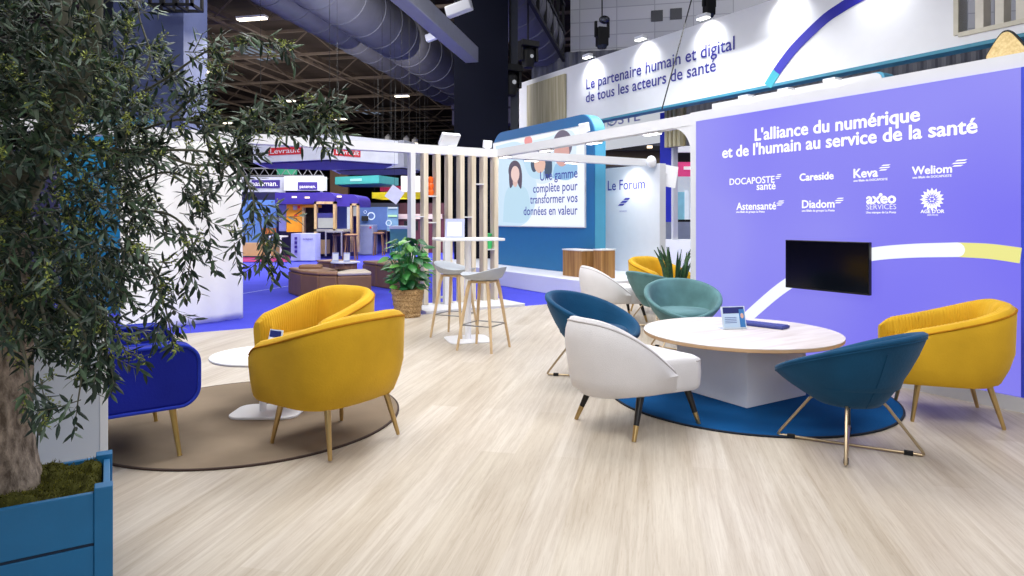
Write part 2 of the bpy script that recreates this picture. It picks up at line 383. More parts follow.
vt('axeo', (866, 203.6), (896, 202.8), bold=.04); vt('SERVICES', (866.2, 209.6), (896, 209), bold=-.012); vt('Une marque de La Poste', (866, 213.6), (896, 213), bold=.01)
vt("AGE D'OR", (920.4, 213.4), (944.3, 212.6), bold=.03); vt('SERVICES', (927, 215.9), (938, 215.6), bold=0)
def wing(px, py, w, h):
    u, z = onv(px, py, 5.235); k = 1 / F * (onv(px, py, 5.235)[0] * CS + 5.235 * SN) * 1.6
    for j, (dx, ww) in enumerate(((.12, .72), (-.1, .9), (-.3, .66))):
        zz = z + h * (.36 - .36 * j); xc = -u + w * dx * .5; ww *= w
        MB().prism([(xc - ww / 2, zz - h * .09), (xc + ww / 2 - h * .3, zz - h * .09), (xc + ww / 2, zz + h * .09), (xc - ww / 2 + h * .3, zz + h * .09)], -.035, -.031).build('emblem_stroke', LTXT, ds)
wing(778.5, 176.5, .07, .045); wing(885, 167.5, .10, .05); wing(960, 163, .11, .052); wing(780.5, 203, .09, .05); wing(839.5, 200.5, .09, .05)
fu, fz = onv(931.8, 199.3, 5.235); mb = MB()
for k in range(16):
    a = 2 * pi * k / 16; r0, r1 = .028, .085
    ca, sa = math.cos(a), math.sin(a); wd = .012
    mb.prism([(-fu + r0 * ca, fz + r0 * sa), (-fu + .06 * ca - wd * sa, fz + .06 * sa + wd * ca), (-fu + r1 * ca, fz + r1 * sa), (-fu + .06 * ca + wd * sa, fz + .06 * sa - wd * ca)], -.035, -.031)
for k in range(6):
    a = 2 * pi * k / 6
    mb.prism([(-fu + .017 * math.cos(a) + .006 * math.cos(t), fz + .017 * math.sin(a) + .006 * math.sin(t)) for t in [2 * pi * i / 6 for i in range(6)]], -.035, -.031)
mb.build('flower_emblem', LTXT, ds)
au, az = onv(880.5, 194.8, 5.235)
mb = MB().prism([(-au + .014 * math.cos(2 * pi * i / 12), az + .014 * math.sin(2 * pi * i / 12)) for i in range(12)], -.035, -.031); mb.build('dot_emblem', LTXT, ds)
def av(px, py): u, z = onv(px, py, 5.235); return (-u, z)
arc = arc_through([av(728, 336), av(752, 313), av(787, 284.3), av(828, 264), av(870, 254.6), av(910, 250.9), av(957, 249.7)], 60)
strip(arc, .105, -.036, -.030).build('white_band', emi('white', (244, 248, 255), 1.05), ds)
arc = arc_through([av(957, 249.7), av(985, 251), av(1003, 253), av(1020.5, 255.6)], 24)
strip(arc, .105, -.036, -.030).build('yellow_band', emi('yellow', (236, 232, 140), 1.0), ds)
x0, z0 = av(957, 249.7)
MB().prism([(x0 + .0525 * math.cos(t), z0 + .0525 * math.sin(t)) for t in [2 * pi * i / 20 for i in range(20)]], -.0368, -.030).build('white_band', emi('white', (244, 248, 255)), ds)
# television
tv = thing('television', 'black flat television hung on the violet display', 'television', S(5.27, 0), AV)
MB().box(-3.765, -3.0, -.095, -.06, .692, 1.118).build('casing', mat('tv_black', (10, 10, 12), .3), tv, bevel=.004)
MB().box(-3.755, -3.01, -.0975, -.0945, .708, 1.108).build('screen_glass', mat('tv_glass', (6, 6, 9), .14, var=.02), tv)
MB().box(-3.6, -3.2, -.06, -.031, .78, 1.03).build('wall_bracket', BLACKM, tv)
# ---- slatted partition with shelves
SLAT = wood_mat('pale_slat_wood', (200, 186, 164), (224, 214, 198), (14, 14, 1.0))
sp = thing('slat_partition', 'pale wooden slat partition on a white plinth beside the bar table', 'partition', S(0, 9.0), AU)
MB().box(3.74, 5.36, -.62, .2, -.016, .035).build('plinth', WHITE, sp, bevel=.006)
cols = [413.3, 426.2, 438.5, 450.5, 462.5, 474, 485.6, 496.5]; vs_ = []
for i, cx in enumerate(cols):
    v, _ = onu(cx, 250, 9.0); vs_.append(v)
    MB().box(v - .036, v + .036, 0, .14, .035, 2.285).build('slat', WHITE if i == 0 else SLAT, sp, bevel=.003)
shelf = [(1, 195.5), (1, 222), (2, 297), (5, 183.5), (4, 216.5), (6, 249), (0, 216)]
for gap, py in shelf:
    va, vb = vs_[gap] + .036, vs_[gap + 1] - .036; _, z = onu((cols[gap] + cols[gap + 1]) / 2, py, 9.0)
    MB().box(va, vb, -.01, .15, z - .018, z).build('shelf_board', WHITE, sp)
def on_shelf(k):
    gap, py = shelf[k]; _, z = onu((cols[gap] + cols[gap + 1]) / 2, py, 9.0)
    return S((vs_[gap] + vs_[gap + 1]) / 2, 9.07, z)
o = MB()
o.lathe([(.0, 0), (.04, 0), (.052, .03), (.052, .07), (.035, .09), (.05, .12), (.05, .17), (.034, .19), (.046, .22), (.046, .26), (.02, .285), (0, .285)], 20, cap0=False, cap1=False)
tag(o.build('vase', mat('orange_glaze', (238, 104, 30), .35), None, on_shelf(0), smooth=40), 'orange bulging vase on an upper shelf of the slat partition', 'vase')
o = MB().lathe([(0, 0), (.035, 0), (.05, .04), (.052, .12), (.03, .17), (.034, .2), (.05, .22), (.05, .24), (0, .25)], 18, cap0=False, cap1=False)
tag(o.build('green_vase', mat('green_glaze', (60, 190, 110), .35), None, on_shelf(5) + Vector((0, 0, .001)), smooth=40), 'bright green vase on a shelf at the right of the slat partition', 'vase')
o = MB().lathe([(0, 0), (.03, 0), (.012, .02), (.012, .12), (.028, .15), (.014, .2), (.022, .23), (.01, .27), (0, .28)], 14, cap0=False, cap1=False)
tag(o.build('ornament', mat('ivory_glaze', (230, 214, 184), .4), None, S(vs_[2] + .1, 8.93, onu(444, 238, 8.93)[1]), smooth=40), 'small ivory figurine standing behind the bar table top', 'ornament')
tag(MB().box(-.045, .045, -.04, .04, 0, onu(444, 238, 8.93)[1] - .036).build('ornament_stand', WHITE, None, S(vs_[2] + .1, 8.93, .036), AU, bevel=.004), 'slim white pedestal standing in front of the slats', 'pedestal')
# ---- white sheet hung over the side
mb = MB(); n = 60; rows = []
for j in range(25):
    t = j / 24; row = []
    for i in range(n + 1):
        s_ = i / n; v = .12 + 1.33 * s_ + .035 * t * s_ * 2
        fold = (.007 * math.sin(s_ * 31 + 1.3 * math.sin(t * 3)) + .022 * math.sin(s_ * 11 + 2 + .6 * t)) * (.35 + .65 * t)
        y = .05 + fold - .36 * (1 - s_) * t * t + .22 * s_ * t * t
        z = 2.29 * (1 - t) + t * (-.008 + .012 * noise.noise(Vector((s_ * 22, 1, 1))) + .012)
        row.append((v, y, z))
    rows.append(row)
mb.loft(rows, False)
o = mb.build('hanging_sheet', mat('white_sheet', (236, 236, 238), .8, var=.02, bump=.15, bscale=12), None, S(0, 9.0), AU, smooth=80)
o.modifiers.new('s', 'SOLIDIFY').thickness = .004
tag(o, 'long white cloth sheet hanging from the header down to blue carpet', 'sheet')
# ---- lamps on header and beam
LAMP = mat('lamp_glow', (255, 252, 244), .5, emit=9.0, var=0)
def downlight(p, label, r=.06, rz=0.0):
    o = thing('downlight', label, 'lamp', p, rz, 'downlights under the white beams')
    MB().box(-.12, .12, -.045, .045, -.022, 0).build('lamp_housing', WHITE_M, o, bevel=.005)
    MB().box(-.11, .11, -.036, .036, -.027, -.021).build('lamp_lens', LAMP, o)
for px, py, nm in ((505, 156, 'nearest the slats'), (546, 149.5, 'second from the slats'), (594, 141, 'third from the slats'), (652, 131, 'closest to the violet display')):
    u, z = onv(px, py, 5.33); downlight(S(5.335, u, 2.30), 'white downlight under the sloping beam, ' + nm, rz=AV)
for px, nm in ((532, 'in front of the picture screen'), (572, 'by the portal edge'), (205, 'over the hanging sheet, left one'), (231, 'over the hanging sheet, right one')):
    v, _ = onu(px, 160, 9.1); downlight(S(v, 9.12, 2.285), 'white downlight under the long header ' + nm, rz=AU)
def flood(p, rz, label, tilt=.5, w=.3, h=.22, post=.12):
    o = thing('floodlight', label, 'floodlight', p, rz, 'floodlights on the white beams')
    MB().box(-.03, .03, -.03, .03, 0, post).build('mount', WHITE_M, o, bevel=.004)
    M = Matrix.Translation((0, 0, post + h * .4)) @ Matrix.Rotation(tilt, 4, 'X')
    MB().box(-w / 2, w / 2, -.03, .03, -h / 2, h / 2, M).build('lamp_head', WHITE_M, o, bevel=.008)
    return o
v, _ = onu(450, 146, 9.1); flood(S(v, 9.12, 2.415), AU, 'broad white floodlight tilted on top of the slat header', .75, .3, .22, .02)
v, _ = onu(488, 148, 9.1); flood(S(v, 9.12, 2.415), AU, 'small white floodlight on the corner where header and beam meet', .2, .14, .12, .03)
u, _ = onv(584, 130, 5.33); flood(S(5.335, u, 2.42), AV, 'small grey floodlight on the sloping beam before the portal', .2, .16, .12, .04)
o = thing('floodlight', 'round white floodlight with tilted plate at the end of the header', 'floodlight', S(8.5, 9.0), AU, 'floodlights on the white beams')
c, z = onu(655.5, 162, 9.0); c -= 8.5
MB().ball((c - .12, -.02, z), .11, 16, 10, (1, .6, 1)).build('lamp_head', WHITE_M, o, smooth=60)
c2, z2 = onu(668, 176, 8.95); c2 -= 8.5
MB().box(-.17, .17, -.012, .012, -.2, .2, Matrix.Translation((c2, -.05, z2)) @ Matrix.Rotation(.2, 4, 'Y') @ Matrix.Rotation(-.4, 4, 'Z')).build('reflector_plate', WHITE_M, o)
MB().tube([(c - .1, 0, z), (c2, -.04, z2 + .02)], .02).build('mount', WHITE_M, o)
# ================================================================ hanging banner above the stand
BW = mat('banner_white', (240, 241, 246), .6, var=.01)
bn = thing('overhead_banner', 'huge white hanging banner with indigo words Le partenaire humain et digital', 'banner', S(10, 0), AV)
BZ0, BZ1 = 3.69, 5.18; OP0, OP1 = -4.54, -2.9
mb = MB().prism(rounded(-15.95, OP0, BZ0, BZ1, .12, 6, (0, 0, 0, 1)), 0, .25)
mb.box(OP0, OP1, 0, .25, BZ0, 3.87); mb.box(OP0, OP1, 0, .25, 5.0, BZ1); mb.box(OP1, -1.5, 0, .25, BZ0, BZ1)
mb.build('banner_face', BW, bn)
MB().box(-15.9, -1.5, -.012, .25, BZ0 - .05, BZ0).build('banner_edge', mat('teal_trim', (62, 142, 170), .5), bn)
TAN = wood_mat('tan_batten', (168, 156, 122), (206, 198, 166), (20, 20, .8))
ua, za = onv(529, 84, 10); ub, zb = onv(566.5, 72, 10)
MB().box(-ua, -ub, -.02, -.001, BZ0 + .02, 5.02).build('slat_panel', mat('olive_backing', (140, 130, 100), .7), bn)  # olive backing board behind the tan battens
k = 13
for i in range(k):
    x = -ua + (ub - ua) * -1 * (i + .5) / k
    MB().box(x - .07, x + .07, -.075, -.02, BZ0 + .02, 5.02).build('slat', TAN, bn)
mb = MB()
for a0, a1, c0, c1 in ((OP0 - .06, OP0, 3.84, 5.03), (OP1, OP1 + .06, 3.84, 5.03)): mb.box(a0, a1, -.03, .22, c0, c1)
mb.box(OP0, OP1, -.03, .22, 3.81, 3.87); mb.build('opening_frame', mat('frame_sand', (214, 208, 190), .6), bn)
for i in range(7):
    x = OP0 + .2 + i * .235
    MB().box(x, x + .1, -.01, .2, 3.87, 5.0).build('slat', mat('sand_slat', (222, 216, 202), .5), bn)
def bt(s, pa, pb, h=None):
    (ua, za), (ub, zb) = onv(*pa, 9.98), onv(*pb, 9.98)
    text(s, -ua, -ub, (za + zb) / 2, INK, bn, y=-.01, h=h, bold=.008)
bt('Le partenaire humain et digital', (586, 88.8), (734.3, 50)); bt('de tous les acteurs de santé', (585.5, 102.3), (715.5, 71.3))
def bv(px, py): u, z = onv(px, py, 9.98); return (-u, z)
mb = strip(arc_through([bv(776, 72), bv(785, 59.5), bv(797, 45), bv(823, 20), bv(840, 8), bv(853, 0), bv(872, -10)], 48), .17, -.015, -.002); mb.build('arc_band', mat('arc_indigo', (38, 38, 168), .6), bn)
mb = strip(arc_through([bv(767.5, 86), bv(771, 80), bv(776, 72)], 8), .17, -.016, -.002); mb.build('arc_band', mat('arc_teal', (56, 166, 184), .6), bn)
def banner_lamp(px, label):
    u, _ = onv(px, 40, 9.9)
    o = thing('banner_spotlight', label, 'spotlight', S(9.95, u, BZ1), AV, 'spotlights along the banner top')
    MB().tube([(0, .12, 0), (0, .12, .05), (0, -.1, .05)], .014).build('arm', WHITE_M, o)
    MB().box(-.13, .13, -.19, -.06, .015, .09).build('lamp_head', WHITE_M, o, bevel=.01)
    MB().box(-.12, .12, -.18, -.07, .004, .016).build('lamp_lens', LAMP, o)
    l = bpy.data.lights.new('banner_beam', 'SPOT'); l.energy = 52; l.spot_size = 2.0; l.spot_blend = 1.0; l.shadow_soft_size = .06; l.color = (.96, .98, 1)
    lo = bpy.data.objects.new('banner_beam', l); C.objects.link(lo); lo.location = S(9.95 - .22, u, BZ1 - .02)
    d = (S(10.02, u, BZ1 - .42) - lo.location); lo.rotation_euler = d.to_track_quat('-Z', 'Y').to_euler()
for px, nm in ((590, 'first from the slatted end'), (643, 'second from the slatted end'), (706, 'third from the slatted end'), (785, 'above the dark blue arc'), (880, 'nearest the slatted opening')):
    banner_lamp(px, 'white spotlight on the banner top edge, ' + nm)
# second sign below the banner and small curved canopy behind the wall
o = thing('hanging_sign', 'white hanging sign with pale blue capitals below the big banner', 'sign', S(11.5, 0), AV)
ua, _ = onv(560, 130, 11.5); ub, _ = onv(662, 120, 11.5)
MB().box(-ua, -ub, 0, .15, 3.2, 4.35).build('sign_face', emi('signwhite', (228, 232, 240), .7), o)
a, z0 = onv(607, 124.5, 11.48); b, _ = onv(640, 121.5, 11.48)
text('LA POSTE', -a - 1.1, -b, z0 - .05, mat('sign_grey_blue', (140, 144, 204), .6), o, y=-.01, h=.25, bold=.004)
a, z0 = onv(592, 129, 11.48); b, _ = onv(613, 128, 11.48)
text('SANTÉ', -a, -b, z0 - .02, mat('sign_pale_cyan', (150, 210, 224), .6), o, y=-.01, bold=0)
o = thing('lit_canopy', 'white curved canopy with lamps peeping over the display wall', 'canopy', S(6.6, 0), AV)
ua, _ = onv(712, 90, 6.6); ub, zb = onv(882, 75, 6.6)
MB().prism(rounded(-ua, -ub, 2.2, 2.78, .08, 6, (0, 0, 1, 0)), 0, .2).build('canopy_face', WHITE, o)
MB().prism(rounded(-ub - .1, -ub + .02, 2.2, 2.785, .06, 6, (0, 0, 1, 0)), .01, .19).build('canopy_edge', PORTE, o)
for px, py in ((745, 95), (785, 88), (831, 78)):
    u, z = onv(px, py, 6.5)
    l = MB().box(-u - .07, -u + .07, -.14, -.02, z - .035, z - .005).build('lamp_housing', WHITE_M, o)
    MB().box(-u - .062, -u + .062, -.13, -.03, z - .06, z - .035).build('lamp_lens', LAMP, l)
# rounded wooden emblem standing on the wall
tri = arc_through([(-.16, 0), (-.17, .05), (-.06, .21), (0, .245), (.06, .21), (.17, .05), (.16, 0), (0, -.01), (-.16, 0)], 64)[:-1]
u, z = onv(1006, 53, 5.38)
o = thing('wooden_emblem', 'tan rounded triangle with dark outline standing on the display wall', 'emblem', S(5.38, u, 2.43), AV)
MB().prism([(x * .76, zz * .82) for x, zz in tri], 0, .03).build('outline_plate', BLACKM, o)
MB().prism([(x * .68, zz * .72 + .01) for x, zz in tri], -.008, 0).build('face_plate', wood_mat('striped_tan', (206, 176, 116), (232, 208, 152), (60, 60, 60)), o)

u, z = onv(624, 163, 8.3)
o = thing('wall_spotlight', 'small white spotlight washing the Forum wall from above', 'spotlight', S(8.3, u, 2.36), AV)
MB().tube([(0, .3, -.03), (0, .3, .05), (0, -.05, .05)], .012).build('arm', WHITE_M, o)
MB().box(-.08, .08, -.09, .0, .02, .08).build('lamp_head', WHITE_M, o, bevel=.006)
MB().box(-.07, .07, -.08, -.01, .01, .021).build('lamp_lens', LAMP, o)
l = bpy.data.lights.new('forum_beam', 'SPOT'); l.energy = 45; l.spot_size = 2.3; l.spot_blend = 1; l.shadow_soft_size = .05
lo = bpy.data.objects.new('forum_beam', l); C.objects.link(lo); lo.location = S(8.24, u, 2.34); lo.rotation_euler = (S(8.6, u, 1.4) - lo.location).to_track_quat('-Z', 'Y').to_euler()
# ================================================================ furniture
# local frames: a chair faces +x, z up, base at the floor
def face(d): return math.atan2(d[1], d[0])
# ---- tub armchair with ribbed lining
def tub_armchair(name, label):
    t = thing(name, label, 'armchair')
    # plan of the outer wall: straight arms, squarish round back
    path = []
    for i in range(12): path.append((.36 - .34 * i / 12, -.385, 0, -1))
    n = 48
    for i in range(n + 1):
        a = -pi / 2 - pi * i / n; ca, sa = math.cos(a), math.sin(a); e = 2 / 2.7
        x = .02 - .0 + .385 * (-1) * abs(ca) ** e; y = .385 * math.copysign(abs(sa) ** e, sa)
        nx, ny = -abs(ca) ** (2 - e), math.copysign(abs(sa) ** (2 - e), sa); l = math.hypot(nx, ny)
        path.append((x, y, nx / l, ny / l))
    for i in range(12): path.append((.02 + .34 * (i + 1) / 12, .385, 0, 1))
    path = [(x * .955, y * .955, nx, ny) for x, y, nx, ny in path]
    def hgt(x):
        p = min(1, max(0, (.344 - x) / .69)); return .585 + .185 * (p ** 1.15)
    shell = MB(); lining = MB(); rings = []; lrings = []; pipe = []
    N = len(path)
    for i, (x, y, nx, ny) in enumerate(path):
        h = hgt(x); back = max(0, -nx); tk = .05 + .085 * back
        e = min(i, N - 1 - i); cap = 0.0
        if e < 3: cap = (3 - e) / 3
        h -= .035 * cap ** 2; sh = .012 * cap ** 2
        prof = [(-tk, .25), (-tk * .62, .275), (-tk * .3, .36), (-tk * .08, .46), (-.004, h - .11), (-.002, h - .045), (-.012, h - .022), (-.03, h - .006)]
        rings.append([(x + nx * (d - sh), y + ny * (d - sh), z) for d, z in prof])
        pipe.append((x + nx * (-.004 - sh), y + ny * (-.004 - sh), h - .034))
    shell.loft(rings, False)
    # inner skin, ribbed: many stations, small ripples
    fine = []
    for i in range(N - 1):
        p, q = path[i], path[i + 1]
        for k in range(6): fine.append([p[j] + (q[j] - p[j]) * k / 6 for j in range(4)])
    fine.append(list(path[-1])); M = len(fine); L = 0; prev = None
    for i, (x, y, nx, ny) in enumerate(fine):
        if prev: L += math.hypot(x - prev[0], y - prev[1])
        prev = (x, y); h = hgt(x); e = min(i, M - 1 - i) / 6; cap = max(0, (3 - e) / 3); h -= .035 * cap ** 2; sh = .012 * cap ** 2
        rip = .0026 * math.cos(L * 2 * pi / .02)
        bk = max(0, -nx) * .03
        prof = [(-.03, h - .006, 0), (-.055, h, 1), (-.08, h - .008, 1), (-.098 - bk * .3, h - .035, 1), (-.108 - bk * .6, h - .1, 1), (-.112 - bk, .50, 1), (-.108 - bk, .40, 1), (-.105 - bk, .30, 0)]
        lrings.append([(x + nx * (d - (rip * f) - (-sh if d < -.09 else sh)), y + ny * (d - (rip * f) - (-sh if d < -.09 else sh)), z + rip * f * .5) for d, z, f in prof])
    lining.loft(lrings, False, flip=True)
    # close the arm fronts
    for r, l in ((rings[0], lrings[0]), (rings[-1], lrings[-1])):
        poly = r + l[1:]; c = Vector((0, 0, 0))
        for p in poly: c += Vector(p)
        c /= len(poly)
        ring2 = [tuple(c + (Vector(p) - c) * .86 + Vector((.018, 0, 0))) for p in poly]
        shell.loft([poly, ring2], True, False, True)
    # underside
    bot = [r[0] for r in rings]; shell.add(bot + [(.36, -.3, .25), (.36, .3, .25)][:0], [tuple(range(len(bot)))])
    shell.build('shell', YEL, t, smooth=50)
    lining.build('ribbed_lining', YEL, t, smooth=70)
    MB().tube(pipe, .0065, 6).build('piping', YELP, t, smooth=60)
    s = MB()
    rr = rounded(-.24, .358, -.26, .26, .09, 6)
    sr = []
    for k, z in ((-.035, .25), (-.008, .262), (0, .29), (0, .395), (-.01, .425), (-.04, .438)):
        sr.append([(cx_ + (x - cx_) * (1 + k / .3), y * (1 + k / .275), z) for x, y in rr for cx_ in (.06,)])
    s.loft(sr, True, True, True); s.build('seat_cushion', YEL, t, smooth=50)
    for sx, sy in ((1, 1), (1, -1), (-1, 1), (-1, -1)):
        MB().tube([((.22 if sx > 0 else -.165), sy * .22, .262), ((.262 if sx > 0 else -.232), sy * .258, .01), ((.263 if sx > 0 else -.233), sy * .259, 0)], [.019, .0115, .010], 12).build('leg', BRASS, t, smooth=50)
    return t
arm1 = tub_armchair('tub_armchair', 'mustard yellow tub armchair beside the violet display at right')
arm1.location = (2.91, 4.40, 0); arm1.rotation_euler.z = face((-.94, .34))
dup(arm1, (-1.02, 3.87, .012), face((-.83, .56)), 'mustard yellow tub armchair with its back to us on the brown rug edge', 'mustard tub armchairs')
dup(arm1, (-1.45, 5.07, .0), face((-.50, -.87)), 'mustard yellow tub armchair facing us behind the small white side table', 'mustard tub armchairs')
dup(arm1, (2.03, 9.3, 0), face((.55, -.83)), 'mustard yellow tub armchair far back by the Forum wall behind green chair', 'mustard tub armchairs')
arm1['group'] = 'mustard tub armchairs'
# ---- white barrel chair
def barrel_chair(name, label):
    t = thing(name, label, 'chair')
    path = []
    for i in range(5): path.append((.05 - .10 * i / 5, -.305, 0, -1))
    n = 36
    for i in range(n + 1):
        a = -pi / 2 - pi * i / n; ca, sa = math.cos(a), math.sin(a); e = 2 / 2.25
        x = -.05 - .465 * abs(ca) ** e; y = .305 * math.copysign(abs(sa) ** e, sa)
        nx, ny = -abs(ca) ** (2 - e) / .385, math.copysign(abs(sa) ** (2 - e), sa) / .305; l = math.hypot(nx, ny); path.append((x, y, nx / l, ny / l))
    for i in range(5): path.append((-.05 + .10 * (i + 1) / 5, .305, 0, 1))
    def hgt(x):
        p = min(1, max(0, (.05 - x) / .565)); return .392 + .325 * (1 - (1 - p) ** 1.4)
    rings = []; pipe = []
    for x, y, nx, ny in path:
        h = hgt(x); bk = max(0, -nx)
        tz = .24 + .012 * bk
        prof = [(-.10, .232), (-.05 - .04 * bk, tz), (-.018 - .036 * bk, tz + .022), (-.008 - .024 * bk, .34 if h > .4 else .33), (0, max(.35, h - .15)), (-.006, max(.352, h - .08)), (-.018, max(.354, h - .038)), (-.036, h - .008), (-.056, h - .006), (-.066, h - .03), (-.068, max(.345, h - .07)), (-.068, .33), (-.065, .27)]
        rings.append([(x + nx * d, y + ny * d, z) for d, z in prof]); pipe.append((x + nx * -.022, y + ny * -.022, h - .028))
    s = MB().loft(rings, False); s.add(rings[0], [tuple(range(13))]); s.add(rings[-1], [tuple(range(13))])
    s.add([r[0] for r in rings], [tuple(range(len(rings)))])
    s.build('shell', BOUCLE, t, smooth=50)
    MB().tube(pipe, .0055, 6).build('piping', PIPEW, t, smooth=60)
    e = MB()
    for r in (pipe[0], pipe[-1]): e.tube([r, (r[0], r[1], .26)], .0055, 6)
    e.build('piping', PIPEW, t, smooth=60)
    rr = []
    for x, y in rounded(-.05, .305, -.303, .303, .085, 7, (0, 1, 1, 0)): rr.append((x, y))
    def sc(z, k): return [(.04 + (x - .04) * k if x > 0 else x, y * k if x > .0 else math.copysign(.235, y), z) for x, y in rr]
    sr = [sc(.235, .93), sc(.245, .975), sc(.27, 1.0), sc(.34, 1.012), sc(.405, 1.0), sc(.428, .975), sc(.44, .90), sc(.444, .7)]
    MB().loft(sr, True, True, True).build('seat_cushion', BOUCLE, t, smooth=45)
    front = [p for p in sc(.418, .992) if p[0] > .06]
    front = sorted(front, key=lambda p: math.atan2(p[1], p[0] - .1))
    MB().tube(front, .005, 6).build('piping', PIPEW, t, smooth=60)
    for sx, sy in ((1, 1), (1, -1), (-1, 1), (-1, -1)):
        a = Vector((sx * .20 + .02, sy * .215, .245)); b = Vector((sx * .285 + .0, sy * .265, 0)); c = a.lerp(b, .66)
        lg = MB().tube([a, c], [.024, .0165], 14).build('leg', BLACK, t, smooth=50)
        MB().tube([c, b], [.0168, .0125], 14).build('brass_tip', BRASS, lg, smooth=50)
    return t
bc = barrel_chair('barrel_chair', 'white barrel back chair at the round table with its back to us')
bc.location = (.80, 4.235, .0); bc.rotation_euler.z = face((.83, .56)); bc['group'] = 'white barrel chairs'
dup(bc, (1.37, 8.55, 0), face((.97, .24)), 'white barrel back chair further back in front of the white podium', 'white barrel chairs')
# ---- round shell chair on crossed wire base
def shell_chair(name, label, m, base=0.0):
    t = thing(name, label, 'chair'); n = 64; rings = []
    def R(a): return .378 + .010 * math.cos(2 * a)
    def rz(a): return .39 + .30 * ((1 + math.cos(a)) / 2) ** .72
    prof = [(0, 0, .155, .262), (.10, 0, .175, .266), (.22, .05, .185, .275)]
    A = [2 * pi * j / n for j in range(n)]
    def P(a, r, z): return (-r * math.cos(a) + .0, r * math.sin(a), z)       # a = 0 is the back
    def mix(a, k, bul=0): return (.178 + (R(a) - .178) * k + bul, .268 + (rz(a) - .03 - .268) * k)
    rings.append([P(a, .12, .258) for a in A]); rings.append([P(a, .172, .262) for a in A])
    for k, bl in ((.06, .008), (.25, .018), (.5, .022), (.75, .016), (.95, .004)):
        rings.append([P(a, *mix(a, k, bl)) for a in A])
    rings.append([P(a, R(a), rz(a) - .026) for a in A])
    shell = MB().loft(rings, True, True, False)
    shell.build('outer_shell', m, t, smooth=60)
    rim = [[P(a, R(a), rz(a) - .026) for a in A], [P(a, R(a) + .007, rz(a) - .016) for a in A], [P(a, R(a) + .005, rz(a) - .004) for a in A], [P(a, R(a) - .012, rz(a) + .004) for a in A], [P(a, R(a) - .03, rz(a)) for a in A], [P(a, R(a) - .045, rz(a) - .018) for a in A]]
    def inn(a, k): return (R(a) - .045 + (.265 - R(a) + .045) * k, rz(a) - .018 + (.372 - rz(a) + .018) * k ** .8)
    for k in (.25, .5, .75, 1): rim.append([P(a, *inn(a, k)) for a in A])
    rim.append([P(a, .2, .365) for a in A])
    MB().loft(rim, True, False, True).build('inner_shell', m, t, smooth=70)
    MB().tube([P(a, R(a) + .002, rz(a) - .027) for a in A], .004, 6, closed=True).build('rim_seam', m, t, smooth=60)
    for a in (.62, -.62):
        MB().tube([P(a, mix(a, k, b)[0] + .002, mix(a, k, b)[1]) for k, b in ((0, .0), (.25, .018), (.5, .022), (.75, .016), (.9, .008))], .003, 5).build('side_seam', m, t)
    MB().lathe([(.255, .36), (.275, .375), (.272, .40), (.25, .418), (.16, .428), (.0, .43)], 40, cap0=True, cap1=False).build('seat_cushion', m, t, smooth=60, loc=(.02, 0, 0))
    for q in (pi / 4, -pi / 4):
        c, s = math.cos(q + base), math.sin(q + base); up = .002 if q > 0 else .012
        pts = [(-.165, .285), (-.2, .25), (-.362, .035), (-.372, .016), (-.362, .009 + up * .3), (-.34, .009 + up), (.34, .009 + up), (.362, .009 + up * .3), (.372, .016), (.362, .035), (.2, .25), (.165, .285)]
        w = MB().tube([(c * x, s * x, z) for x, z in pts], .0085, 10).build('wire_frame', COPPER, t, smooth=60)
        for x in (-.30, .30): MB().box(x - .022, x + .022, -.012, .012, 0, .024, Matrix.Rotation(q + base, 4, 'Z')).build('foot_pad', RUBBER, w, bevel=.003)
    MB().lathe([(.13, .25), (.17, .262)], 24).build('mounting_plate', BLACKM, t)
    return t
s1 = shell_chair('shell_chair', 'dark teal velvet shell chair nearest us with its back turned, on wire legs', TEALD, math.radians(-21.9))
s1.location = (1.925, 3.785, 0); s1.rotation_euler.z = math.radians(128.5); s1['group'] = 'round shell chairs'
s2 = dup(s1, (.66, 5.43, 0), face((.82, -.57)), 'dark teal velvet shell chair half hidden behind the white barrel chair', 'round shell chairs')
s3 = shell_chair('shell_chair', 'grey green velvet shell chair facing us across the round table', TEALG)
s3.location = (1.68, 6.50, 0); s3.rotation_euler.z = face((-.06, -1)); s3['group'] = 'round shell chairs'
dup(s3, (1.76, 7.95, 0), face((.86, .5)), 'grey green velvet shell chair turned away behind the first green one', 'round shell chairs')
# ---- royal blue club chair by the planter
def club_chair():
    t = thing('club_chair', 'royal blue velvet club armchair with gold legs on the brown rug', 'armchair')
    def arm(y0, y1, nm):
        o = MB().prism(rounded(-.40, .385, .285, .615, .10, 8, (1, 1, 1, 1)), y0, y1).build(nm, BLUEF, t, bevel=.02)
        pp = [(x, y1 if y1 > 0 else y0, z) for x, z in rounded(-.395, .38, .285, .612, .10, 8)]
        sgn = 1 if y1 > 0 else -1
        MB().tube([(x, y + sgn * .002, z) for x, y, z in pp], .009, 8, closed=True).build('piping', BLUEP, o, smooth=60)
        MB().tube([(x, (y0 if y1 > 0 else y1) - sgn * .002, z) for x, _, z in pp], .009, 8, closed=True).build('piping', BLUEP, o, smooth=60)
    arm(-.46, -.34, 'armrest'); arm(.34, .46, 'armrest')
    MB().prism(rounded(-.42, -.26, .275, .70, .06, 6, (0, 0, 1, 1)), -.335, .335).build('backrest', BLUEF, t, bevel=.02)
    MB().box(-.27, .36, -.335, .335, .275, .35).build('seat_base', BLUEF, t, bevel=.02)
    MB().box(-.25, .375, -.33, .33, .352, .46).build('seat_cushion', BLUEF, t, bevel=.04)
    for sx, sy in ((1, 1), (1, -1), (-1, 1), (-1, -1)):
        MB().tube([(sx * .26, sy * .36, .28), (sx * .295, sy * .385, .008), (sx * .296, sy * .386, 0)], [.018, .011, .014], 12).build('leg', mat('gold_metal', (200, 168, 100), .3, metal=.9), t, smooth=50)
    return t
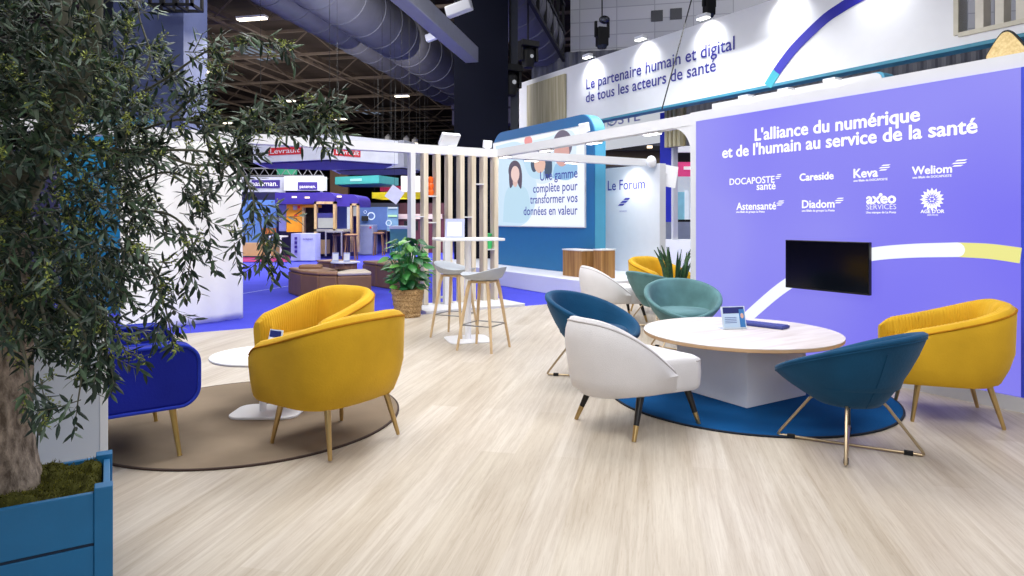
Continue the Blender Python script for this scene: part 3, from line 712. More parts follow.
cc = club_chair(); fd = Vector((.80, .60, 0)).normalized(); sd = Vector((.60, -.80, 0)).normalized()
p = G(179.5, 457.5) - fd * .295 - sd * .385; cc.location = (p.x, p.y, .012); cc.rotation_euler.z = face(fd)
# ---- rugs
def rug(name, label, c, r, m, em):
    o = thing(name, label, 'rug', c)
    MB().lathe([(r - .012, 0), (r - .012, .010), (0, .0105)], 96, cap0=False, cap1=False).build('pile', m, o)
    MB().lathe([(r - .012, 0), (r, .001), (r, .010), (r - .012, .0115)], 96, cap0=False, cap1=False).build('edge_binding', em, o)
rug('round_rug', 'round taupe brown rug under the yellow and blue armchairs', (-1.725, 4.365, 0), .965, mat('taupe_rug', (136, 121, 104), .95, var=.12, nscale=2.2, bump=.3, bscale=250, spec=.1), mat('rug_binding_brown', (62, 46, 40), .9))
rug('round_rug', 'round petrol blue rug under the round meeting table', (1.75, 4.93, 0), 1.02, mat('petrol_rug', (12, 74, 128), .95, var=.10, nscale=2.5, bump=.3, bscale=250, spec=.1), mat('rug_binding_dark', (10, 22, 38), .9))
# ---- round meeting table
o = thing('round_table', 'round whitewashed wooden table on a white box base over blue rug', 'table', (1.71, 4.95, .011), AU)
TTOP = wood_mat('whitewashed_oak', (206, 196, 188), (232, 226, 222), (1.6, 14, 14), .4)
EDGE = wood_mat('oak_edge', (188, 150, 112), (208, 172, 132), (6, 6, 40))
MB().lathe([(.707, .449), (.707, .4535), (0, .4536)], 96, cap0=False, cap1=False).build('tabletop', TTOP, o)
MB().lathe([(.0, .425), (.703, .425), (.7075, .4285), (.7075, .449)], 96, cap0=False, cap1=False).build('tabletop_edge', EDGE, o, smooth=30)
MB().box(-.325, .325, -.325, .325, 0, .425).build('base_box', mat('base_white', (226, 228, 238), .5, var=.02), o, bevel=.003)
TT = .466
o = thing('leaflet_holder', 'tilted leaflet stand with a smiling woman on the round table', 'leaflet stand', tuple(G(735, 329.0, TT)[:2]) + (TT,), .22)
M = Matrix.Rotation(-.22, 4, 'X')
MB().box(-.10, .10, -.002, .004, 0, .172, M).build('back_plate', mat('clear_acrylic', (214, 226, 240), .15, spec=.6), o)
MB().box(-.10, .10, .0, .075, 0, .004).build('base_plate', mat('clear_acrylic', (214, 226, 240), .15), o)
MB().box(-.088, .052, -.005, -.002,   .012, .165, M).build('leaflet', mat('leaflet_pale_blue', (190, 214, 238), .5), o)
MB().box(-.088, .088, -.0062, -.005, .118, .165, M).build('leaflet_heading', mat('leaflet_navy', (34, 44, 112), .5), o)
MB().box(.045, .09, -.0066, -.005, .012, .148, M).build('leaflet_photo', mat('leaflet_photo_blue', (58, 124, 190), .5), o)
mb = MB()
mb.prism([(.068 + .013 * math.cos(2 * pi * i / 14), .098 + .02 * math.sin(2 * pi * i / 14)) for i in range(14)], -.0078, -.0068)
for v in range(len(mb.v)): mb.v[v] = tuple(M @ Vector(mb.v[v]))
mb.build('printed_face', mat('print_skin', (222, 178, 160), .5), o)
mb = MB()
for z in (.085, .072, .059, .046): mb.box(-.078, .02, -.0064, -.005, z, z + .004, M)
mb.build('lettering', mat('print_ink', (70, 90, 160), .5), o)
a, b = G(746, 324.5, TT), G(789, 329.5, TT); d = (b - a).normalized()
o = thing('keyboard', 'slim dark blue keyboard lying on the round table', 'keyboard', tuple(((a + b) / 2 + Vector((-.03, .05, 0)))[:2]) + (TT,), math.atan2(d.y, d.x))
MB().box(-.20, .20, -.07, .07, 0, .020).build('case', mat('keyboard_navy', (48, 56, 126), .5), o, bevel=.005)
mb = MB()
for r in range(5):
    for k in range(13): mb.box(-.19 + k * .0294, -.19 + k * .0294 + .025, -.062 + r * .025, -.062 + r * .025 + .021, .0195, .025)
mb.build('key_grid', mat('key_blue', (74, 84, 160), .5), o)
# ---- small side table on the brown rug
o = thing('side_table', 'low white side table with round top and flat base on brown rug', 'table', (-1.66, 4.40, .0115))
MB().lathe([(0, .372), (.315, .372), (.328, .376), (.331, .385), (.328, .392), (0, .394)], 64, cap0=False, cap1=False).build('tabletop', WHITE_M, o, smooth=40)
MB().lathe([(.022, .014), (.022, .372)], 20).build('column', WHITE_M, o, smooth=50)
MB().prism(rounded(-.19, .26, -.16, .16, .09, 8), 0, .016, 'z').build('base_plate', WHITE_M, o, bevel=.004)
o = thing('leaflet_holder', 'small white leaflet stand on the low side table', 'leaflet stand', (-1.575, 4.33, .406), -.5)
M = Matrix.Rotation(-.25, 4, 'X')
MB().box(-.06, .06, -.003, .003, 0, .17, M).build('back_plate', mat('clear_acrylic', (214, 226, 240), .15), o)
MB().box(-.06, .06, 0, .07, 0, .004).build('base_plate', mat('clear_acrylic', (214, 226, 240), .15), o)
MB().box(-.052, .052, -.006, -.003, .01, .163, M).build('leaflet', mat('leaflet_white', (236, 238, 244), .5), o)
MB().box(-.052, .052, -.0072, -.006, .12, .163, M).build('leaflet_heading', mat('leaflet_navy', (34, 44, 112), .5), o)
MB().box(-.0, .045, -.0072, -.006, .03, .11, M).build('leaflet_photo', mat('leaflet_tan', (180, 150, 130), .5), o)
# ---- bar table with two stools
o = thing('bar_table', 'tall white bar table before the slat partition', 'table', (-.475, 7.13, 0), .3)
MB().prism(rounded(-.35, .35, -.28, .28, .06, 6), 1.075, 1.10, 'z').build('tabletop', WHITE_M, o, bevel=.004)
MB().lathe([(.035, .012), (.035, 1.072)], 20).build('column', WHITE_M, o, smooth=50)
MB().prism(rounded(-.235, .235, -.235, .235, .09, 3), 0, .014, 'z').build('base_plate', WHITE_M, o, bevel=.004)
o = thing('leaflet_holder', 'upright white leaflet frame on the tall bar table', 'leaflet stand', (-.62, 7.12, 1.101), -.1)
M = Matrix.Rotation(-.18, 4, 'X')
MB().box(-.105, .105, -.003, .003, 0, .21, M).build('back_plate', mat('lilac_acrylic', (186, 192, 232), .3), o)
MB().box(-.105, .105, 0, .08, 0, .004).build('base_plate', mat('clear_acrylic', (214, 226, 240), .15), o)
MB().box(-.08, .075, -.006, -.003, .02, .175, M).build('leaflet', mat('leaflet_white', (236, 238, 244), .5), o)
STOOLW = wood_mat('natural_oak_leg', (196, 164, 122), (222, 194, 152), (20, 20, 3))
SEATG = mat('pale_grey_shell', (178, 184, 192), .6, var=.03)
def stool(label):
    t = thing('bar_stool', label, 'stool', group='grey bar stools at the tall table')
    n = 48; A = [2 * pi * j / n for j in range(n)]
    def rim(a):                      # a = 0 is the low back at -x
        k = ((1 + math.cos(a)) / 2)
        return .235 + .0 * k, .745 + .085 * k ** 1.6 + .018 * (1 - k) ** 4 - .02 * (math.sin(a) ** 2) * (1 - k)
    def P(a, r, z): return (-r * math.cos(a) * 1.0, r * math.sin(a) * .98, z)
    out = [[P(a, .04, .690) for a in A], [P(a, .12, .694) for a in A]]
    for f in (.35, .65, .9): out.append([P(a, .14 + (rim(a)[0] - .14) * f ** .75, .697 + (rim(a)[1] - .697) * f ** 1.7) for a in A])
    out.append([P(a, rim(a)[0], rim(a)[1]) for a in A])
    out.append([P(a, rim(a)[0] - .006, rim(a)[1] + .004) for a in A])
    for f in (.9, .65, .35): out.append([P(a, .13 + (rim(a)[0] - .02 - .13) * f ** .75, .708 + (rim(a)[1] - .708) * f ** 1.7) for a in A])
    out.append([P(a, .1, .704) for a in A]); out.append([P(a, .03, .702) for a in A])
    MB().loft(out, True, True, True).build('seat', SEATG, t, smooth=70)
    MB().prism(rounded(-.11, .11, -.11, .11, .03, 4), .668, .69, 'z').build('seat_frame', STOOLW, t, bevel=.004)
    ft = []
    for sx, sy in ((1, 1), (1, -1), (-1, -1), (-1, 1)):
        MB().tube([(sx * .10, sy * .10, .69), (sx * .118, sy * .118, .6), (sx * .195, sy * .195, .0)], [.02, .019, .0125], 12).build('leg', STOOLW, t, smooth=50)
        ft.append((sx * .163, sy * .163, .25))
    MB().tube(ft, .006, 8, closed=True).build('footrest', mat('steel_wire', (150, 150, 152), .3, metal=.8), t, smooth=50)
    return t
st = stool('grey bar stool nearer us at the right of the tall table'); st.location = (-.285, 6.64, 0); st.rotation_euler.z = face((-.9, .45)) - .0
dup(st, (-.64, 7.37, 0), face((.86, -.4)), 'grey bar stool further left behind the tall table leg')
# ---- wooden cubes on the podium
CUBE = wood_mat('honey_wood', (128, 88, 46), (178, 134, 80), (14, 14, .9), .45)
def cube_stool(p, w, h, label):
    o = thing('wooden_cube', label, 'podium cube', p, AV - .0)
    MB().box(-w / 2, w / 2, 0, .3, 0, h - .012).build('body', CUBE, o, bevel=.004)
    MB().box(-w / 2 - .01, w / 2 + .01, -.01, .31, h - .012, h + .012).build('top_board', mat('cube_top', (226, 224, 222), .5), o, bevel=.003)
a = G(572, 276.5, .29); cube_stool((a.x, a.y, .29), .56, .47, 'larger honey wood cube on the white podium')
a = G(598.5, 278.5, .29); cube_stool((a.x - .02, a.y, .29), .22, .49, 'narrower wood cube at the right of the larger one on the podium')
# ================================================================ olive tree in its blue planter
rnd = random.Random(11)
PB = mat('planter_blue', (16, 106, 160), .45, var=.05, nscale=9, bump=.05, bscale=40)
PBD = mat('planter_gap', (8, 34, 60), .8)
pc = G(113, 485.5, .385)
ot = thing('potted_olive_tree', 'large olive tree with drooping sprays in a blue wooden planter', 'potted tree', (pc.x, pc.y, 0), AU)
def toL(p):
    d = Vector(p) - Vector((pc.x, pc.y, 0)); return Vector((CS * d.x + SN * d.y, -SN * d.x + CS * d.y, d.z))
pb = MB().box(-.99, -.01, .012, .41, .0, .30).build('planter_box', PBD, ot)
for x in (-1.0, -.055):
    for y in (0, .365): MB().box(x, x + .055, y, y + .055, 0, .385).build('corner_post', PB, pb, bevel=.003)
for z0, z1 in ((0.005, .188), (.198, .368)):
    MB().box(-.945, -.055, .008, .03, z0, z1).build('front_board', PB, pb, bevel=.003)
    MB().box(-.945, -.055, .39, .412, z0, z1).build('back_board', PB, pb, bevel=.003)
    MB().box(-.03, -.008, .055, .365, z0, z1).build('side_board', PB, pb, bevel=.003)
    MB().box(-.992, -.97, .055, .365, z0, z1).build('side_board', PB, pb, bevel=.003)
mb = MB(); rows = []
for j in range(45):
    row = []
    for i in range(90):
        x = -.965 + .93 * i / 89; y = .035 + .35 * j / 44
        e = min(i, 89 - i, j, 44 - j) / 3
        z = .335 + .03 * min(1, e) + .045 * noise.noise(Vector((x * 7, y * 7, 1))) + .02 * noise.noise(Vector((x * 30, y * 30, 2))) + .008 * noise.noise(Vector((x * 90, y * 90, 3)))
        row.append((x, y, z))
    rows.append(row)
mb.loft(rows, False)
for _ in range(5000):
    i, j = rnd.randrange(1, 89), rnd.randrange(1, 44); p = Vector(rows[j][i]) + Vector((rnd.uniform(-.006, .006), rnd.uniform(-.006, .006), 0))
    d = Vector((rnd.gauss(0, .6), rnd.gauss(0, .6), 1)).normalized() * rnd.uniform(.006, .018); s = d.cross(Vector((rnd.random(), rnd.random(), .1))).normalized() * .002
    mb.cur = rnd.choice((0, 0, 1)); mb.add([p - s, p + s, p + d], [(0, 1, 2)])
mb.cur = 0
mo = mb.build('moss', [mat('dark_moss', (78, 78, 36), .95, var=.4, nscale=18, bump=.6, bscale=120, spec=.1), mat('bright_moss', (132, 130, 56), .95, var=.3, nscale=30, spec=.1)], ot)
# trunk
BARK = bpy.data.materials.new('grey_bark'); BARK.use_nodes = True
def _bark():
    nt = BARK.node_tree; N = nt.nodes; L = nt.links; b = N['Principled BSDF']; b.inputs['Roughness'].default_value = .9
    tc = N.new('ShaderNodeTexCoord'); mp = N.new('ShaderNodeMapping'); mp.inputs['Scale'].default_value = (1, 1, .45); L.new(tc.outputs['Object'], mp.inputs[0])
    n = N.new('ShaderNodeTexNoise'); n.inputs['Scale'].default_value = 34; n.inputs['Detail'].default_value = 6; n.inputs['Roughness'].default_value = .7; L.new(mp.outputs[0], n.inputs['Vector'])
    r = N.new('ShaderNodeValToRGB'); e = r.color_ramp.elements; e[0].position, e[1].position = .36, .66; e[0].color = rgb((84, 72, 62)); e[1].color = rgb((168, 154, 140))
    L.new(n.outputs['Fac'], r.inputs[0]); L.new(r.outputs[0], b.inputs['Base Color'])
    bp = N.new('ShaderNodeBump'); bp.inputs['Strength'].default_value = .6; bp.inputs['Distance'].default_value = .01; L.new(n.outputs['Fac'], bp.inputs['Height']); L.new(bp.outputs[0], b.inputs['Normal'])
_bark()
TB = Vector((-1.79, 2.30, 0))
mb = MB(); rings = []
for k in range(26):
    t = k / 25; z = .30 + .95 * t; cx = TB.x - .012 * math.sin(t * 3) - .03 * t; cy = TB.y + .03 * t
    r = .118 + .05 * math.exp(-t * 16) - .02 * t
    rings.append([toL((cx + (r + .013 * noise.noise(Vector((math.cos(a) * 2, math.sin(a) * 2, z * 3))) + .006 * noise.noise(Vector((math.cos(a) * 6, math.sin(a) * 6, z * 14)))) * math.cos(a),
                  cy + (r + .013 * noise.noise(Vector((math.cos(a) * 2, math.sin(a) * 2, z * 3)))) * math.sin(a), z)) for a in [2 * pi * j / 28 for j in range(28)]])
mb.loft(rings, True, True, True)
kn = toL(D(25, 418, 2.22)); mb.ball(tuple(kn), .022, 10, 8, (1, 1, 1.3))
mb.build('trunk', BARK, ot, smooth=80)
TOP = Vector((TB.x - .03, TB.y + .03, 1.2))
mb = MB()
def limb(pts, r0, r1):
    P = [Vector(p) for p in pts]; n = 5 * (len(P) - 1); out = []
    Q = [P[0] * 2 - P[1]] + P + [P[-1] * 2 - P[-2]]
    for i in range(len(P) - 1):
        a, b, c, d = Q[i:i + 4]
        for j in range(5 + (1 if i == len(P) - 2 else 0)):
            t = j / 5; out.append(.5 * ((2 * b) + (c - a) * t + (2 * a - 5 * b + 4 * c - d) * t * t + (3 * b - a - 3 * c + d) * t ** 3))
    k = len(out); mb.tube([toL(p) for p in out], [r0 + (r1 - r0) * i / (k - 1) for i in range(k)], 8); return out
limbs = []
limbs.append(limb([TOP, D(55, 120, 2.3), D(61, 60, 2.28), D(63, -20, 2.3), D(60, -90, 2.3)], .05, .018))
limbs.append(limb([TOP, D(70, 110, 2.35), D(82, 50, 2.4), D(86, -20, 2.45)], .035, .014))
limbs.append(limb([TOP, D(78, 90, 2.28), D(92, 45, 2.25), D(97, -20, 2.22), D(110, -80, 2.2)], .04, .016))
limbs.append(limb([TOP, D(0, 150, 2.2), D(-60, 60, 2.1)], .05, .015))
guides = [   # (points px,py,depth) , twigs per metre-ish weight, spread
    ([(95, 110, 2.3), (150, 88, 2.25), (205, 52, 2.2), (245, 34, 2.15), (275, 42, 2.1)], 34, .05),
    ([(100, 150, 2.3), (165, 122, 2.25), (225, 118, 2.2), (285, 108, 2.15), (336, 128, 2.1)], 85, .065),
    ([(190, 122, 2.2), (240, 128, 2.1), (290, 122, 2.1), (322, 112, 2.1)], 36, .05),
    ([(170, 118, 2.3), (200, 90, 2.3), (215, 62, 2.3)], 22, .06),
    ([(110, 150, 2.2), (160, 150, 2.1), (205, 152, 2.05), (240, 170, 2.0), (258, 215, 2.0), (268, 262, 2.0)], 60, .055),
    ([(150, 150, 2.1), (195, 165, 2.1), (228, 160, 2.1), (240, 150, 2.1)], 26, .05),
    ([(120, 190, 2.3), (165, 172, 2.25), (200, 188, 2.2), (208, 222, 2.2)], 34, .06),
    ([(130, 210, 2.2), (170, 215, 2.15), (192, 240, 2.1), (188, 275, 2.1)], 32, .055),
    ([(120, 250, 2.2), (150, 268, 2.1), (163, 300, 2.05), (171, 332, 2.0)], 26, .04),
    ([(128, 90, 2.35), (150, 60, 2.35), (140, 20, 2.35), (135, -10, 2.35)], 26, .07),
    ([(80, 290, 2.1), (100, 315, 2.0), (106, 345, 1.98), (108, 366, 1.98)], 36, .035),
    ([(60, 300, 2.0), (84, 330, 1.95), (82, 372, 1.92), (77, 408, 1.92)], 22, .03),
    ([(10, 310, 2.0), (22, 345, 1.95), (30, 380, 1.92), (36, 398, 1.92)], 16, .03),
    ([(40, 300, 2.1), (48, 330, 2.05), (60, 345, 2.0)], 14, .04),
]
twigs = []
for gi, (pts, wt, spr) in enumerate(guides):
    out = limb([D(*p) for p in pts], .0052, .0018)
    for _ in range(int(wt * .62)):
        k = min(len(out) - 2, int((rnd.random() ** .8) * (len(out) - 1))); p = out[k]; d = (out[k + 1] - p).normalized()
        twigs.append((p + Vector((rnd.gauss(0, spr * .4), rnd.gauss(0, spr * .5), rnd.gauss(0, spr * .4))), (d * .8 + Vector((rnd.gauss(0, .6), rnd.gauss(0, .6), rnd.gauss(-.1, .6)))).normalized(), rnd.uniform(.06, .13)))
    twigs.append((out[-2], (out[-1] - out[-2]).normalized(), .1))
edge = [(-60, 150), (0, 146), (60, 140), (110, 142), (160, 140), (200, 138), (250, 132), (290, 126), (320, 120), (345, 98), (360, 30)]
def right_edge(y):
    for (a, xa), (b, xb) in zip(edge, edge[1:]):
        if a <= y <= b: return xa + (xb - xa) * (y - a) / (b - a)
    return 0
for _ in range(1750):
    y = rnd.uniform(-70, 345); xr = right_edge(y); x = xr - (xr + 60) * rnd.random() ** .85
    if y > 300 and rnd.random() < (y - 300) / 60: continue
    if y < 70 and x > 40 and rnd.random() < .45: continue
    p = D(x, y, rnd.uniform(1.95, 2.75))
    c = D(40, 170, 2.35); d = (p - c).normalized() * .7 + Vector((rnd.gauss(0, .5), rnd.gauss(0, .5), rnd.gauss(-.15, .5)))
    twigs.append((p, d.normalized(), rnd.uniform(.07, .15)))
lf = MB(); bl = MB()
def leaf(mbx, p, d, up, L, W, mi):
    s = d.cross(up)
    if s.length < 1e-4: return
    s.normalize(); n = s.cross(d).normalized()
    pts = [p, p + d * L * .3 + s * W * .85 - n * W * .25, p + d * L * .65 + s * W * .8 - n * W * .2, p + d * L - n * L * .06, p + d * L * .65 - s * W * .8 - n * W * .2, p + d * L * .3 - s * W * .85 - n * W * .25, p + d * L * .3, p + d * L * .65]
    mbx.cur = mi; mbx.add([toL(q) for q in pts], [(0, 1, 6), (1, 2, 7, 6), (2, 3, 7), (3, 4, 7), (4, 5, 6, 7), (5, 0, 6)])
for p, d, L in twigs:
    mb.tube([toL(p), toL(p + d * L * .5 + Vector((0, 0, -.004))), toL(p + d * L)], [.0019, .0016, .001], 4, caps=False)
    n = int(L / .0165); side = d.orthogonal().normalized(); bud = rnd.random() < .36
    for k in range(n):
        q = p + d * L * (k + .6) / n; side = (Matrix.Rotation(pi / 2 + rnd.uniform(-.4, .4), 3, d) @ side).normalized()
        for sg in (1, -1):
            if rnd.random() < .12: continue
            dd = (d * rnd.uniform(.5, .9) + side * sg * rnd.uniform(.6, 1) + Vector((0, 0, rnd.uniform(-.35, .15)))).normalized()
            up = Vector((rnd.gauss(0, .45), rnd.gauss(-.35, .45), 1)).normalized(); r = rnd.random()
            leaf(lf, q, dd, up, rnd.uniform(.034, .058), rnd.uniform(.0050, .0076), 0 if r < .62 else 1 if r < .88 else 2)
            if bud and k > n * .35 and rnd.random() < .75:
                for _ in range(6):
                    qq = q + Vector((rnd.gauss(0, .007), rnd.gauss(0, .007), rnd.gauss(.003, .007))); d2 = Vector((rnd.gauss(0, 1), rnd.gauss(0, 1), rnd.gauss(.3, 1))).normalized()
                    leaf(bl, qq, d2, Vector((rnd.gauss(0, 1), rnd.gauss(0, 1), 1)).normalized(), rnd.uniform(.007, .015), .0027, 0)
mb.build('branches', mat('olive_branch', (92, 92, 78), .8, var=.2, nscale=20), ot, smooth=60)
f = lf.build('foliage', [mat('olive_leaf_dark', (32, 50, 40), .5, var=.25, nscale=20, spec=.4), mat('olive_leaf_mid', (66, 90, 64), .5, var=.2, nscale=20, spec=.4), mat('olive_leaf_pale', (98, 116, 100), .55, var=.15, nscale=20)], ot)
bl.build('blossom', mat('olive_buds', (150, 162, 78), .7, var=.2, nscale=30), ot)
# ---- low white partition behind the planter
o = thing('low_partition', 'low white partition board behind the olive planter', 'partition', (G(108, 500).x * 1.0, G(108, 500).y, 0), AU)
q = D(108, 470, 3.02); o.location = (q.x, q.y, 0)
MB().box(-1.3, -.032, 0, .05, 0, .87).build('board', mat('partition_white', (214, 220, 232), .5, var=.01), o)
MB().box(-.032, 0, -.004, .054, 0, .875).build('edge_profile', WHITE_M, o, bevel=.002)
MB().box(-1.3, -.032, -.003, .053, .87, .88).build('top_profile', WHITE_M, o)
# ---- leafy plant in a basket
c = G(406, 318)
o = thing('potted_plant', 'leafy green houseplant in a woven basket before the slats', 'potted plant', (c.x, c.y + .14, 0))
mb = MB(); rings = []
for k in range(15):
    t = k / 14; r = .165 + .055 * t + .006 * math.sin(k * 2.2); z = .37 * t
    rings.append([((r + .005 * (1 if (j + k) % 2 else -1)) * math.cos(2 * pi * j / 36), (r + .005 * (1 if (j + k) % 2 else -1)) * math.sin(2 * pi * j / 36), z) for j in range(36)])
mb.loft(rings, True, True, False); mb.lathe([(.22, .37), (.2, .375), (.195, .34)], 36, cap0=False)
mb.build('woven_basket', wood_mat('wicker', (132, 100, 62), (206, 172, 122), (60, 60, 50), .7), o, smooth=30)
MB().lathe([(0, .33), (.19, .33)], 24, cap0=False, cap1=False).build('soil', mat('soil', (40, 30, 22), .95, var=.3, nscale=40), o)
LG = [mat('plant_leaf', (52, 122, 54), .4, var=.25, nscale=8, spec=.5), mat('plant_leaf_deep', (24, 84, 44), .4, var=.25, nscale=8, spec=.5), mat('plant_leaf_light', (92, 150, 66), .45, var=.2, nscale=8)]
lf = MB(); stm = MB()
for k in range(120):
    a = rnd.uniform(0, 2 * pi); rr = rnd.random() ** .6; top = Vector((math.cos(a) * rr * .27, math.sin(a) * rr * .27, rnd.uniform(.48, 1.12) - rr * .12))
    base = Vector((math.cos(a) * .05, math.sin(a) * .05, .33))
    stm.tube([base, base.lerp(top, .55) + Vector((0, 0, .06)), top], .006, 5)
    d = Vector((math.cos(a) * (.4 + rr), math.sin(a) * (.4 + rr), rnd.uniform(-.7, .25))).normalized(); up = Vector((rnd.gauss(0, .3), rnd.gauss(-.2, .3), 1)).normalized()
    s = d.cross(up).normalized(); n = s.cross(d); L = rnd.uniform(.12, .19); W = L * .36
    pts = [top]; prof = [(.12, .62), (.35, 1), (.6, .82), (.82, .42)]
    cen = [top + d * L * t - n * (L * .22 * t * t) for t, _ in prof] + [top + d * L - n * L * .26]
    lp = [c_ + s * W * w_ - n * W * .18 for c_, (_, w_) in zip(cen, prof)]; rp = [c_ - s * W * w_ - n * W * .18 for c_, (_, w_) in zip(cen, prof)]
    vs = [top] + cen + lp + rp; fs = [(0, 6, 1), (0, 1, 10)]
    for i in range(3): fs += [(1 + i, 6 + i, 7 + i, 2 + i), (1 + i, 2 + i, 11 + i, 10 + i)]
    fs += [(4, 9, 5), (4, 5, 13)]
    lf.cur = rnd.choice((0, 0, 0, 1, 1, 1, 2)); lf.add(vs, fs)
lf.build('leaves', LG, o, smooth=60); stm.build('stems', LG[0], o, smooth=60)
# ---- snake plant behind the green chairs
c = D(676, 280, 8.55)
o = thing('snake_plant', 'spiky snake plant between the green chair and the violet display', 'potted plant', (c.x, c.y, 0))
MB().lathe([(0, 0), (.16, 0), (.2, .42), (.18, .42), (.17, .36), (0, .36)], 28, cap0=False, cap1=False).build('planter_pot', WHITE, o, smooth=40)
lf = MB()
for k in range(26):
    a = rnd.uniform(0, 2 * pi); r = rnd.uniform(.02, .13); L = rnd.uniform(.38, .62); b = Vector((math.cos(a) * r, math.sin(a) * r, .36)); lean = Vector((math.cos(a), math.sin(a), 0)) * rnd.uniform(.03, .2)
    s = Vector((-math.sin(a + 1), math.cos(a + 1), 0)); n = Vector((math.cos(a), math.sin(a), 0)); vs = []
    for t, wd in ((0, .022), (.3, .032), (.6, .028), (.85, .014), (1, .001)):
        p = b + Vector((0, 0, L * t)) + lean * t * t
        vs += [p - s * wd, p - n * .006, p + s * wd, p + n * .006]
    lf.cur = k % 2
    lf.add(vs, [(4 * i + j, 4 * i + (j + 1) % 4, 4 * i + 4 + (j + 1) % 4, 4 * i + 4 + j) for i in range(4) for j in range(4)])
lf.build('leaves', [mat('snake_leaf', (46, 84, 58), .45, var=.45, nscale=26), mat('snake_leaf_edge', (74, 106, 66), .45, var=.4, nscale=26)], o, smooth=40)
# ================================================================ the hall
DARK = mat('hall_dark', (26, 23, 24), .9, var=.2, nscale=.3)
struct('wall_back', MB().box(-75, 40, 0, .3, -.016, 14), DARK, loc=HP(0, 78), rz=HALL)
struct('wall_left', MB().box(0, .3, 0, 90, -.016, 14), DARK, loc=HP(-46, -6), rz=HALL)
struct('ceiling', MB().box(-46, 30, 13, 78, 11.6, 11.9), mat('roof_deck', (58, 46, 40), .9, var=.3, nscale=.6, stretch=(.2, 3, 1)), loc=(0, 0, 0), rz=HALL)
CONC = bpy.data.materials.new('concrete_blocks'); CONC.use_nodes = True
def _conc():
    nt = CONC.node_tree; N = nt.nodes; L = nt.links; b = N['Principled BSDF']; b.inputs['Roughness'].default_value = .9
    tc = N.new('ShaderNodeTexCoord'); mp = N.new('ShaderNodeMapping'); mp.inputs['Rotation'].default_value = (pi / 2, 0, 0); L.new(tc.outputs['Object'], mp.inputs[0])
    br = N.new('ShaderNodeTexBrick'); br.offset = 0; br.inputs['Scale'].default_value = 1; br.inputs['Brick Width'].default_value = 1.5; br.inputs['Row Height'].default_value = .55; br.inputs['Mortar Size'].default_value = .02
    br.inputs['Color1'].default_value = rgb((170, 172, 178)); br.inputs['Color2'].default_value = rgb((186, 187, 192)); br.inputs['Mortar'].default_value = rgb((150, 152, 158))
    L.new(mp.outputs[0], br.inputs['Vector']); L.new(br.outputs['Color'], b.inputs['Base Color'])
_conc()
WC = 27.0
s0, _ = hall(D(572, 45, 27.6))
struct('wall_front', MB().box(s0, 40, 0, .4, 8.15, 16), CONC, loc=HP(0, WC), rz=HALL)
CORR = mat('corrugated_grey', (84, 86, 94), .6, var=.2, nscale=2, stretch=(8, 1, .1))
mb = MB(); rows = []; n = 360
zz = [(-.016), 8.15]
prof = [(s0 - 1.6 + i * .12, .03 if (i // 2) % 2 else -.03) for i in range(n)]
mb.loft([[(x, y, zz[0]) for x, y in prof], [(x, y, zz[1]) for x, y in prof]], False)
struct('wall_corrugated', mb, CORR, loc=HP(0, WC - .1), rz=HALL)
for px, py, nm in ((657, 16, 'left'), (676, 14, 'right')):
    t_ = (px - CX) / F; a = D(px, py, WC / (math.cos(HALL) - math.sin(HALL) * t_)); s, w_ = hall(a)
    o = MB().box(-.23, .23, -.03, .02, -.22, .22).build('vent_panel', mat('vent_dark', (58, 60, 66), .6), None, HP(s, WC - .005, a.z), HALL)
    tag(o, 'small dark square vent on the concrete wall, the %s one' % nm, 'vent')
# columns
NAVY = mat('navy_cladding', (14, 17, 32), .7, spec=.12, var=.1, nscale=1)
a = D(482, 200, 17.6); struct('column', MB().box(-.70, .70, -.5, .5, -.016, 11.7), NAVY, loc=(a.x, a.y, 0), rz=0)
struct('column', MB().box(-.10, .10, -.15, .15, -.016, 11.7), mat('steel_grey_blue', (60, 64, 80), .5), loc=(a.x + .86, a.y + .5, 0))
a = D(162, 200, 16); struct('column', MB().box(-.82, .82, -.6, .6, -.016, 11.7), mat('slate_cladding', (92, 102, 140), .6, var=.05), loc=(a.x, a.y, 0))
a = D(118, 200, 16.6); struct('column', MB().box(-.5, .5, -.5, .5, -.016, 11.7), mat('slate_cladding_dark', (32, 36, 54), .6, var=.05), loc=(a.x, a.y, 0))
# roof trusses and purlins
ST = mat('roof_steel', (112, 98, 86), .7, var=.2, nscale=2)
for w_ in range(20, 78, 6):
    mb = MB(); zt, zb_ = 11.45, 10.15
    mb.box(-42, -3, -.07, .07, zt - .14, zt); mb.box(-42, -3, -.07, .07, zb_ - .12, zb_)
    x = -42; k = 0
    while x < -3.5:
        mb.tube([(x, 0, zb_ if k % 2 else zt - .1), (x + 1.5, 0, zt - .1 if k % 2 else zb_)], .045, 4); x += 1.5; k += 1
    struct('roof_truss', mb, ST, loc=HP(0, w_), rz=HALL)
for s in range(-40, -6, 4):
    struct('roof_purlin', MB().box(-.09, .09, 15, 77, 10.9, 11.15), ST, loc=HP(s, 0), rz=HALL)
    struct('roof_purlin', MB().box(-.05, .05, 15, 77, 9.75, 9.87), ST, loc=HP(s + 1.7, 0), rz=HALL)
GLOW = mat('tube_glow', (255, 240, 214), .5, emit=5.0, var=0)
def ceiling_light(px, py, wpx, nm):
    Y = 8.6 * F / (HY - py); p = D(px, py, Y); L = wpx / F * Y
    o = thing('ceiling_light', nm, 'ceiling light', p, HALL, 'tube lights under the hall roof')
    MB().box(-L / 2, L / 2, -.16, .16, 0, .09).build('housing', WHITE_M, o)
    MB().box(-L / 2 + .03, L / 2 - .03, -.14, .14, -.05, 0).build('tube', GLOW, o)
    MB().box(-.02, .02, -.02, .02, .09, 10.15 - p.z if p.z < 10 else .2).build('hanger', ST, o)
